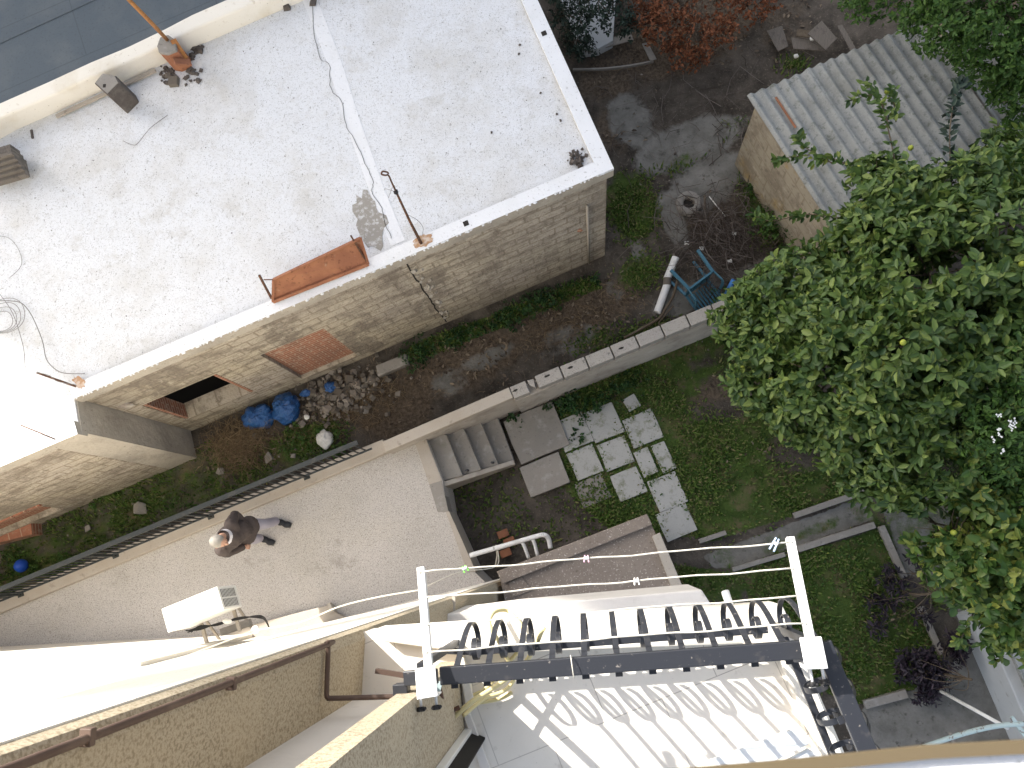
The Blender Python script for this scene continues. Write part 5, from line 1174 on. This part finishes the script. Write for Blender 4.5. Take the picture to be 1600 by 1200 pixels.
# ---------------------------------------------------------------- yard clutter
ch = thing('garden_chair', at(1105, 440, 0), 'faded blue plastic garden chair tipped on its back in the yard', 'chair')
cX, cZ, cY = Vector((.80, .59, 0)).normalized(), Vector((.59, -.80, 0)).normalized(), UP
co_ = at(1095, 438, .52)          # middle of the front seat edge
def cp(x, y, z): return co_ + cX * x + cY * (y) + cZ * z     # x width, y forward (now up), z up of the chair (now along the ground)
def cbar(pts, w, h, name, up=None):
    mb = MB()
    for a, b in zip(pts[:-1], pts[1:]): mb.bar(cp(*a), cp(*b), w, h, up or cX)
    return mb.build(name, M['chair'], ch, bevel=.006)
mb = MB()
for k in range(7): x = -.19 + k * .063; mb.bar(cp(x, -.03, 0), cp(x, -.42, -.03), .012, .045, cX)
mb.bar(cp(-.24, -.01, 0), cp(.24, -.01, 0), .05, .035, cZ); mb.bar(cp(-.21, -.42, -.03), cp(.21, -.42, -.03), .04, .04, cZ); mb.bar(cp(-.23, 0, 0), cp(-.21, -.42, -.03), .02, .05, cX); mb.bar(cp(.23, 0, 0), cp(.21, -.42, -.03), .02, .05, cX)
mb.build('seat', M['chair'], ch, bevel=.006)
mb = MB()
for k in range(7): x = -.165 + k * .055; mb.bar(cp(x, -.43, .02), cp(x * 1.05, -.50, .40), .032, .012, cY)
mb.bar(cp(-.22, -.42, -.02), cp(-.23, -.50, .40), .045, .03, cY); mb.bar(cp(.22, -.42, -.02), cp(.23, -.50, .40), .045, .03, cY); mb.bar(cp(-.24, -.50, .40), cp(.24, -.50, .40), .03, .06, cY)
mb.build('backrest', M['chair'], ch, bevel=.006)
for sx in (-1, 1):
    cbar([(sx * .235, .0, .01), (sx * .27, .03, -.42)], .05, .05, 'leg'); cbar([(sx * .22, -.40, -.02), (sx * .26, -.48, -.42)], .045, .045, 'leg')
    cbar([(sx * .25, .0, .0), (sx * .27, .0, .20), (sx * .27, -.10, .235), (sx * .245, -.44, .24)], .05, .022, 'armrest')
wp = thing('drain_pipe', at(1042, 445, 0), 'broken white drain pipe lying beside the blue chair', 'pipe')
a, b, c, d = at(1056, 402, .14), at(1042, 436, .10), at(1043, 443, .09), at(1027, 488, .08)
for p, q in ((a, b), (c, d)): MB().tube([p, q], .062, 18, cap=False).tube([q, p], .056, 18, cap=False).build('pipe_piece', M['pvc'], wp, smooth=True)
MB().tube([b - (b - a).normalized() * .02, c + (d - c).normalized() * .03], .066, 18).build('mud_band', M['wood'], wp)
tubething('blue_tube', [at(1146, 438, .45), at(1130, 468, .10)], .038, M['bluepvc'], 'short blue plastic tube leaning on the block wall by the chair', 'tube', 14)
tubething('fallen_branch', [at(x, y, z) for x, y, z in ((1058, 440, .2), (1052, 462, .12), (1040, 482, .1), (1030, 497, .1), (1005, 512, .08), (975, 528, .05))], .022, M['bark'], 'dark crooked branch lying by the end of the white pipe', 'branch')
tubething('fallen_branch', [at(x, y, z) for x, y, z in ((1052, 478, .2), (1036, 496, .1), (1030, 507, .08), (1060, 500, .06))], .012, M['bark'], 'thin forked branch beside the crooked one at the block wall', 'branch')
tubething('white_stick', [at(1108, 307, .08), at(1133, 338, .06)], .010, M['pegwhite'], 'thin white stick on the twig heap', 'stick')
tubething('dark_stake', [at(1101, 305, .1), at(1103, 342, .05)], .018, M['bark'], 'short dark stake beside the round drain', 'stake')
dn = thing('drain_cover', at(1076, 318, 0), 'round grey cement drain collar in the yard', 'drain')
c = at(1076, 319, 0)
mb = MB(); n = 22; vs = []
for r, z in ((.22, -.02), (.21, .06), (.10, .07), (.09, -.01)):
    vs += [(c.x + r * math.cos(6.283 * k / n) * R.uniform(.96, 1.04), c.y + r * math.sin(6.283 * k / n) * R.uniform(.96, 1.04), z) for k in range(n)]
mb.add(vs, [(i * n + k, i * n + (k + 1) % n, (i + 1) * n + (k + 1) % n, (i + 1) * n + k) for i in range(3) for k in range(n)]).build('collar', M['conc'], dn, smooth=True)
MB().tube([Vector((c.x, c.y, .0)), Vector((c.x, c.y, .004))], .092, 20).build('opening', M['hole'], dn)  # dark disc paints the shade down the drain
# twig heap
def stick_heap(name, n, cxy, sx, sy, m, label, L=(.15, .6), r=(.002, .007), zmax=.22, seed=1, cat='twigs'):
    rg = random.Random(seed); mb = MB()
    for k in range(n):
        x, y = rg.gauss(0, sx), rg.gauss(0, sy); ca, sa = math.cos(-A22), math.sin(-A22); px, py = cxy[0] + x * ca - y * sa, cxy[1] + x * sa + y * ca
        p = at(px, py, .02); a = rg.uniform(0, 6.28); l = rg.uniform(*L); d = Vector((math.cos(a), math.sin(a), 0)) * l; z0 = rg.uniform(0, zmax); bd_ = Vector((-d.y, d.x, 0)) * rg.uniform(-.3, .3)
        rr = rg.uniform(*r); mb.tube([p + UP * z0, p + d * .5 + bd_ + UP * (z0 + rg.uniform(0, .06)), p + d + UP * max(0, z0 + rg.uniform(-.1, .1))], [rr, rr, rr * .5], 4, cap=False)
    o = mb.build(name, m); props(o, label, cat, None, 'stuff'); return o
stick_heap('twig_heap', 620, (1130, 375), 38, 34, M['twig'], 'heap of dry grey twigs and vine stems by the shed')
stick_heap('scattered_twigs', 160, (1080, 180), 90, 60, M['twig'], 'twigs scattered over the dark yard', zmax=.03, seed=4)
stick_heap('straw_heap', 900, (375, 695), 24, 18, M['straw'], 'dry straw and dead stems below the grey pier', L=(.12, .4), r=(.0015, .004), zmax=.2, seed=2, cat='straw')
stick_heap('dead_grass', 700, (560, 635), 60, 22, M['straw'], 'dry dead grass along the alley', L=(.08, .25), r=(.001, .003), zmax=.05, seed=3, cat='dead grass')
stick_heap('dead_grass', 500, (900, 500), 80, 22, M['straw'], 'dry dead grass at the garden end of the alley', L=(.06, .18), r=(.001, .003), zmax=.04, seed=6, cat='dead grass')
# rubble
mb = MB()
for k in range(420):
    x, y = R.gauss(0, 1), R.gauss(0, 1); px, py = 528 + x * 34 , 618 - x * 8 + y * 17; mb.rock(at(px, py, R.uniform(0, .12)), abs(R.gauss(.018, .022)) + .010, .8)
o = mb.build('rubble', M['stone']); props(o, 'heap of broken bricks and cement rubble under the bricked window', 'rubble', None, 'stuff')
mb = MB()
for k in range(260):
    p = at(*R.choice(((R.gauss(200, 70), R.gauss(800, 20)), (R.gauss(420, 60), R.gauss(700, 18)), (R.gauss(880, 120), R.gauss(540, 40)), (R.gauss(1100, 70), R.gauss(300, 70)))), .01); mb.rock(p, R.uniform(.006, .024), .7)
o = mb.build('pebbles', M['stone']); props(o, 'loose pebbles along the alley and yard', 'pebbles', None, 'stuff')
for i, (x, y, r, l) in enumerate(((478, 653, .10, 'pale rubble chunk just right of the blue bags'), (503, 628, .12, 'rounded rubble chunk above the white bag'), (580, 592, .14, 'largest rubble chunk under the bricked window'), (558, 612, .12, 'rubble chunk in the middle of the heap'),
        (218, 795, .17, 'pale flat lump in the alley below the left wall'), (345, 735, .10, 'pale lump below the dry straw'), (420, 715, .13, 'pale slab lump beside the straw heap'), (137, 825, .09, 'lump of cement near the black railing'), (570, 640, .09, 'small chunk at the right foot of the rubble heap'), (458, 712, .07, 'small white chunk by the black railing'))):
    o = MB().rock(at(x, y, .06), r * .8, .5).build('rubble_chunk', M['conc'] if i > 3 else M['stone'], bevel=.015); props(o, l, 'rubble', 'large rubble chunks')
P = [at(x, y, .16) for x, y in ((587, 571), (634, 552), (638, 568), (590, 588))]
o = MB().prism([xy(p) for p in P], .0, .16).build('concrete_beam', M['conc'], bevel=.015); props(o, 'broken piece of concrete beam lying at the foot of the house wall', 'concrete piece')
# bags
def bag(px, py, z, r, m, name, label, cat, seed, sq=.55, group=None):
    c = at(px, py, z); n, k = 40, 26; rg = np.random.default_rng(seed); vs = []
    mb = MB().ball((0, 0, 0), 1, n, k); A_ = np.array(mb.v); w = vnoise(A_[:, 0] * 1.3 + 4 * seed, A_[:, 1] * 1.3 + A_[:, 2], 1.2, seed, 4) ; cr = np.abs(vnoise(A_[:, 0] * 3 + A_[:, 2] * 2, A_[:, 1] * 3, 1.3, seed + 9, 3) - .5)
    s_ = .62 + .7 * w - cr * .5; A_ = A_ * s_[:, None] * np.array(r); A_[:, 2] = np.maximum(A_[:, 2], -r[2] * sq)
    a = rg.uniform(0, 3); X = A_[:, 0] * math.cos(A22) - A_[:, 1] * math.sin(A22); Y = A_[:, 0] * math.sin(A22) + A_[:, 1] * math.cos(A22); mb.v = [(c.x + x, c.y + y, c.z + z_) for x, y, z_ in zip(X, Y, A_[:, 2])]
    o = mb.build(name, m, smooth=True); return props(o, label, cat, group)
for (x, y, r, s, l) in ((406, 651, (.30, .22, .22), 3, 'blue plastic rubbish bag on the left, open at the top'), (446, 638, (.26, .26, .20), 5, 'blue plastic rubbish bag on the right touching the rubble')):
    o = bag(x, y, .12, r, M['bluebag'], 'rubbish_bag', l, 'bag', s, group='blue rubbish bags')
    c = at(x, y, .12); pth = [c + Vector((.09 * math.cos(q) - .08, .05 * math.sin(q) + .04, .13 + .02 * math.sin(3 * q))) for q in np.linspace(0, 6.28, 20)]
    MB().tube(pth, .012, 6).build('open_mouth', M['bluebag'], o, smooth=True)
for (x, y, r, s, l) in ((478, 614, (.10, .07, .05), 8, 'scrap of blue plastic beside the bricked window'), (516, 604, (.12, .10, .07), 9, 'scrap of blue plastic on the rubble heap')):
    bag(x, y, .12, r, M['bluebag'], 'plastic_scrap', l, 'plastic scrap', s)
bag(508, 686, .08, (.14, .17, .10), M['petal'], 'white_bag', 'crumpled translucent white bag beside the black railing', 'bag', 12)
bag(479, 652, .1, (.05, .05, .03), M['petal'], 'paper_scrap', 'white paper scrap on the rubble heap', 'paper', 13)
for x, y, l in ((1073, 380, 'square white tile fragment on the twigs'), (1096, 388, 'white scrap just above the blue chair leg'), (1147, 365, 'white scrap in the twig heap near the shed'), (1140, 408, 'pale scrap between twigs and blue chair')):
    p = at(x, y, .12); a = R.uniform(0, 3); o = MB().box(p, Vector((math.cos(a), math.sin(a), .2)) * .035, Vector((-math.sin(a), math.cos(a), 0)) * .03, UP * .006).build('white_scrap', M['petal'], bevel=.002); props(o, l, 'scrap')
o = MB().ball(at(33, 884, .11), .11, 24, 14).build('ball', M['ball'], smooth=True); props(o, 'blue play ball lying in the alley behind the railing', 'ball')
o = MB().prism([xy(at(x, y, .25)) for x, y in ((-60, 838), (48, 812), (50, 835), (-60, 862))], -.03, .25).build('brick_step', M['brick']); props(o, 'red brick step below the left window of the house', 'step')
# boards and rails at the top
def board(name, pts, z, label, m='wood', cat='board', th=.02, z0=None):
    P = [at(x, y, z) for x, y in pts]; o = MB().prism([xy(p) for p in P], z - th, z).build(name, M[m], bevel=.003); return props(o, label, cat)
board('plywood_sheet', ((1262, 52), (1284, 32), (1308, 60), (1290, 78)), .35, 'grey plywood sheet lying uppermost behind the shed'); board('plywood_sheet', ((1198, 48), (1222, 40), (1232, 72), (1216, 80)), .12, 'dark board lying left of the plywood sheets')
board('plank', ((1236, 58), (1262, 62), (1292, 80), (1240, 76)), .2, 'plank under the plywood sheet behind the shed'); board('plank', ((1246, 45), (1268, 48), (1266, 58), (1244, 56)), .25, 'short brown plank beside the plywood sheet', 'bark'); board('plank', ((1308, 40), (1316, 38), (1340, 80), (1332, 84)), .25, 'thin leaning plank right of the plywood sheet')
board('plank', ((1003, 68), (1012, 66), (1026, 92), (1016, 95)), .15, 'short pale plank below the dried shrub', 'conc'); board('stone_slab', ((930, 66), (985, 50), (990, 62), (940, 76)), .12, 'long stone slab behind the grey green shrub', 'conc')
o = MB().strip(smooth_path([at(895, 109, .1), at(940, 108, .12), (at(985, 103, .12)), at(1021, 96, .1)], 5), UP, .05, .03).build('edging_board', M['conc']); props(o, 'long thin curved edging board left of the dark yard', 'board')
pwl = MB().prism([xy(at(x, y, .45)) for x, y in ((860, -60), (965, -60), (958, 50), (935, 62), (905, 66))], -.03, .20).build('low_platform', M['skirt'], bevel=.01); props(pwl, 'pale painted platform behind the grey green shrub', 'platform')
bag(1270, 60, .3, (.06, .05, .03), M['petal'], 'paper_scrap', 'white litter among the planks behind the shed', 'paper', 33); bag(1244, 88, .1, (.05, .04, .03), M['petal'], 'paper_scrap', 'white litter in the weeds behind the shed', 'paper', 34)

# pipes in the pit
pp_ = thing('waste_pipes', at(795, 855, .6), 'white painted waste pipe with two branches beside the annex', 'pipes')
zp = 1.0
MB().tube(smooth_path([at(734, 868, zp), at(790, 852, zp), at(835, 839, zp), at(850, 836, zp), at(857, 842, zp - .05), at(860, 856, zp - .1)], 5), .036, 14).build('main_pipe', M['pvc'], pp_, smooth=True)
for x, y, x2, y2 in ((812, 845, 826, 872), (828, 840, 840, 868)):
    MB().tube(smooth_path([at(x, y, zp), at(x + 6, y + 6, zp - .02), at(x2, y2, zp - .1)], 4), .026, 12).build('branch_pipe', M['pvc'], pp_, smooth=True)
MB().tube([at(775, 852, zp), at(777, 868, zp - .1), at(774, 884, zp - .2)], .012, 8).build('thin_pipe', M['string'], pp_, smooth=True)
for i, (x, y, l) in enumerate(((786, 834, 'red roof tile lying above the white waste pipe'), (796, 846, 'red roof tile half under the white waste pipe'), (790, 864, 'broken red tile below the white waste pipe'))):
    p = at(x, y, .06 + .03 * i); o = MB().box(p, U22 * .09, V22 * .06, UP * .012).build('roof_tile', M['rust'], bevel=.008); props(o, l, 'roof tile')

# bottom right corner
ww = MB().prism([xy(at(x, y, .0)) for x, y in ((1494, 958), (1580, 1160), (1640, 1300), (1665, 1290), (1600, 1140), (1520, 950))], -.05, .80).build('painted_wall', M['skirt'], bevel=.02); props(ww, 'low white painted wall beside the purple shrub', 'wall')
gr_ = thing('low_roof', at(1620, 1050, 0), 'grey cement roof corner behind the white painted wall at the right edge', 'roof')
MB().prism([xy(at(x, y, 1.1)) for x, y in ((1578, 1013), (1700, 985), (1740, 1100), (1620, 1110))], 1.0, 1.1).build('roof_slab', M['asbestos'], gr_, bevel=.01)
MB().prism([xy(at(x, y, 1.0)) for x, y in ((1590, 1022), (1700, 1000), (1740, 1100), (1625, 1105))], -.05, .999).build('wall', M['shedwall'], gr_)
tubething('white_pole', [at(1470, 1080, .5), at(1575, 1138, 1.5)], .024, M['whitemetal'], 'thin white pole slanting from the purple shrub to the white wall', 'pole')
pb = thing('peeling_pole', at(1540, 1145, 1.5), 'pale blue pole with peeling paint crossing the lower right corner', 'pole')
MB().tube(smooth_path([at(1430, 1172, 1.6), at(1500, 1148, 1.6), at(1560, 1134, 1.6), at(1620, 1130, 1.6)], 5), .032, 10).build('pole', M['bluepaint'], pb, smooth=True)
MB().bar(at(1580, 1120, 1.6), at(1602, 1150, 1.6), .05, .03).build('cross_piece', M['bluepaint'], pb); MB().bar(at(1484, 1145, 1.6), at(1490, 1163, 1.6), .03, .03).build('cross_piece', M['conc'], pb)

# ---------------------------------------------------------------- person walking on the terrace
def limb(mb, P, r, seg=14):
    mb.tube(P, r, seg)
    for p, q in zip(P, r): mb.ball(p, q, seg, 8)
def remesh(o, vox, smooth=4):
    m_ = o.modifiers.new('remesh', 'REMESH'); m_.mode = 'VOXEL'; m_.voxel_size = vox; m_.use_smooth_shade = True
    s_ = o.modifiers.new('smooth', 'SMOOTH'); s_.iterations = smooth; s_.factor = .5; return o
fd = Vector((math.cos(-.30), math.sin(-.30), 0)); lf = Vector((-fd.y, fd.x, 0))
ft = at(434, 815, ZT + .05); ft2 = at(409, 841, ZT + .04)
hd = at(342, 846, ZT + 1.58); pc = (ft + ft2) / 2; pel = Vector((pc.x - .03, pc.y - .03, ZT + .90)); chs = Vector((hd.x - fd.x * .02, hd.y + .06, ZT + 1.28))
shL, shR = chs + lf * .18 + UP * .07, chs - lf * .18 + UP * .07
elL, elR = shL + lf * .11 - fd * .10 - UP * .25, shR - lf * .04 - fd * .01 - UP * .28
haL, haR = elL + fd * .14 - UP * .16 - lf * .08, elR + fd * .10 - UP * .16 + lf * .10
hipL, hipR = pel + lf * .09, pel - lf * .09; knL = (hipL + ft) / 2 + fd * .05 + UP * .02; knR = (hipR + ft2) / 2 + fd * .06 + UP * .02
mb = MB(); nk = chs + UP * .13
limb(mb, [pel, (pel + chs) / 2, chs, chs + UP * .08], [.12, .12, .14, .09]); limb(mb, [chs + UP * .06, nk + UP * .06], [.06, .055])
mb.ball(hd, (.098, .082, .118), 20, 14); mb.ball(hd + fd * .035 - UP * .055, (.062, .058, .062), 14, 10)       # skull, jaw
mb.tube([hd + fd * .09 + UP * .01, hd + fd * .118 - UP * .03], [.010, .018], 8); mb.ball(hd + fd * .115 - UP * .03, .018, 8, 6); mb.ball(hd + fd * .088 - UP * .07, (.018, .026, .012), 8, 6)
for sg in (-1, 1):
    mb.ball(hd + lf * .086 * sg - fd * .005 - UP * .01, (.020, .012, .034), 8, 6); mb.ball(hd + fd * .088 + lf * .032 * sg + UP * .005, .014, 8, 6)
for s_, e_, h_, sg in ((shL, elL, haL, 1), (shR, elR, haR, -1)):
    limb(mb, [s_, e_, h_], [.052, .042, .028]); d = (h_ - e_).normalized(); side = d.cross(UP).normalized(); nn_ = side.cross(d)
    pm = h_ + d * .045; mb.ball(pm, .030, 12, 8); mb.ball(pm + d * .03, (.034, .034, .022), 12, 8)
    for k, (o_, ln) in enumerate(((-.030, .070), (-.010, .080), (.010, .075), (.029, .060))):
        a = pm + d * .03 + side * o_; limb(mb, [a, a + d * ln * .55 - nn_ * .008, a + d * ln * .85 - nn_ * .03], [.0095, .0088, .0078], 8)
    a = pm - side * .025 * sg; limb(mb, [a, a - side * .022 * sg + d * .025, a - side * .022 * sg + d * .052 - nn_ * .01], [.011, .010, .009], 8)
for h_, k_, f_ in ((hipL, knL, ft), (hipR, knR, ft2)): limb(mb, [h_, k_, f_ + UP * .05], [.075, .052, .038])
person = remesh(mb.build('person', M['skin'], loc=Vector((pc.x, pc.y, ZT)), smooth=True), .0065, 3)
props(person, 'grey haired person in a brown jacket and pale trousers walking along the terrace', 'person')
def wear(name, fn, m, vox=.010, sm=5):
    mb = MB(); fn(mb); o = mb.build(name, M[m], person, smooth=True); return remesh(o, vox, sm)
def jk(mb):
    w = chs + UP * .02
    limb(mb, [pel + UP * .02, pel + UP * .16, chs - UP * .08, w], [.150, .152, .165, .150], 20)
    for sg, s_ in ((1, shL), (-1, shR)): limb(mb, [w + lf * .06 * sg - UP * .10, s_ - UP * .035], [.13, .090])
    limb(mb, [pel - UP * .10 + lf * .06, pel - UP * .10 - lf * .06], [.160, .160], 18)
    for s_, e_, h_ in ((shL, elL, haL), (shR, elR, haR)): limb(mb, [s_ - UP * .02, (s_ + e_) / 2, e_, (e_ + h_) / 2, h_ - (h_ - e_).normalized() * .01], [.090, .078, .070, .060, .052])
    mb.tube([chs + UP * .07, chs + UP * .135], [.10, .082], 20)
jo = wear('jacket', jk, 'jacket', .010)
tx = bpy.data.textures.new('cloth folds', 'CLOUDS'); tx.noise_scale = .10; dm = jo.modifiers.new('folds', 'DISPLACE'); dm.texture = tx; dm.strength = .028; dm.mid_level = .5
def trs(mb):
    limb(mb, [pel - UP * .02, pel - UP * .10], [.135, .125], 18)
    for h_, k_, f_ in ((hipL, knL, ft), (hipR, knR, ft2)): limb(mb, [h_ - UP * .05, k_, f_ + UP * .10], [.098, .078, .068])
wear('trousers', trs, 'trouser')
MB().tube([chs + UP * .11 + fd * .01, chs + UP * .175 + fd * .015], [.112, .100], 24, cap=False).tube([chs + UP * .175 + fd * .015, chs + UP * .11 + fd * .01], [.092, .104], 24, cap=False).build('collar', M['collar'], person, smooth=True)
def hr(mb):
    mb.ball(hd + UP * .018 - fd * .014, (.104, .090, .112), 22, 14)
ho = wear('hair', hr, 'hair', .007, 2)
# trim the hair to a cap: everything below the hairline is dropped before remeshing
hm = ho.data; import bmesh
bmh = bmesh.new(); bmh.from_mesh(hm); b0 = base_of(person)
pl_co = hd - b0 + fd * .035 - UP * .005; pl_no = (fd * .55 - UP * .85).normalized()
bmesh.ops.bisect_plane(bmh, geom=bmh.verts[:] + bmh.edges[:] + bmh.faces[:], plane_co=pl_co, plane_no=pl_no, clear_outer=True)
bmesh.ops.holes_fill(bmh, edges=[e for e in bmh.edges if e.is_boundary]); bmh.to_mesh(hm); bmh.free()
for f_, nm in ((ft, fd), (ft2, (fd - lf * .1).normalized())):
    mb = MB(); mb.ball(f_ + nm * .05 + UP * .005, (.07, .05, .045), 16, 8); mb.ball(f_ + nm * .15 - UP * .005, (.075, .052, .036), 16, 8); mb.ball(f_ - nm * .02 + UP * .02, (.05, .045, .05), 14, 8)
    so = remesh(mb.build('shoe', M['shoe'], person, smooth=True), .008, 3)
    mb = MB(); mb.tube([f_ - nm * .05 - UP * .045, f_ + nm * .21 - UP * .045], [.042, .045], 16)
    for i, v_ in enumerate(mb.v): mb.v[i] = (v_[0], v_[1], max(ZT + .002, min(v_[2], ZT + .022)))
    mb.build('sole', M['sole'], so)
# small dark lettering on the trousers
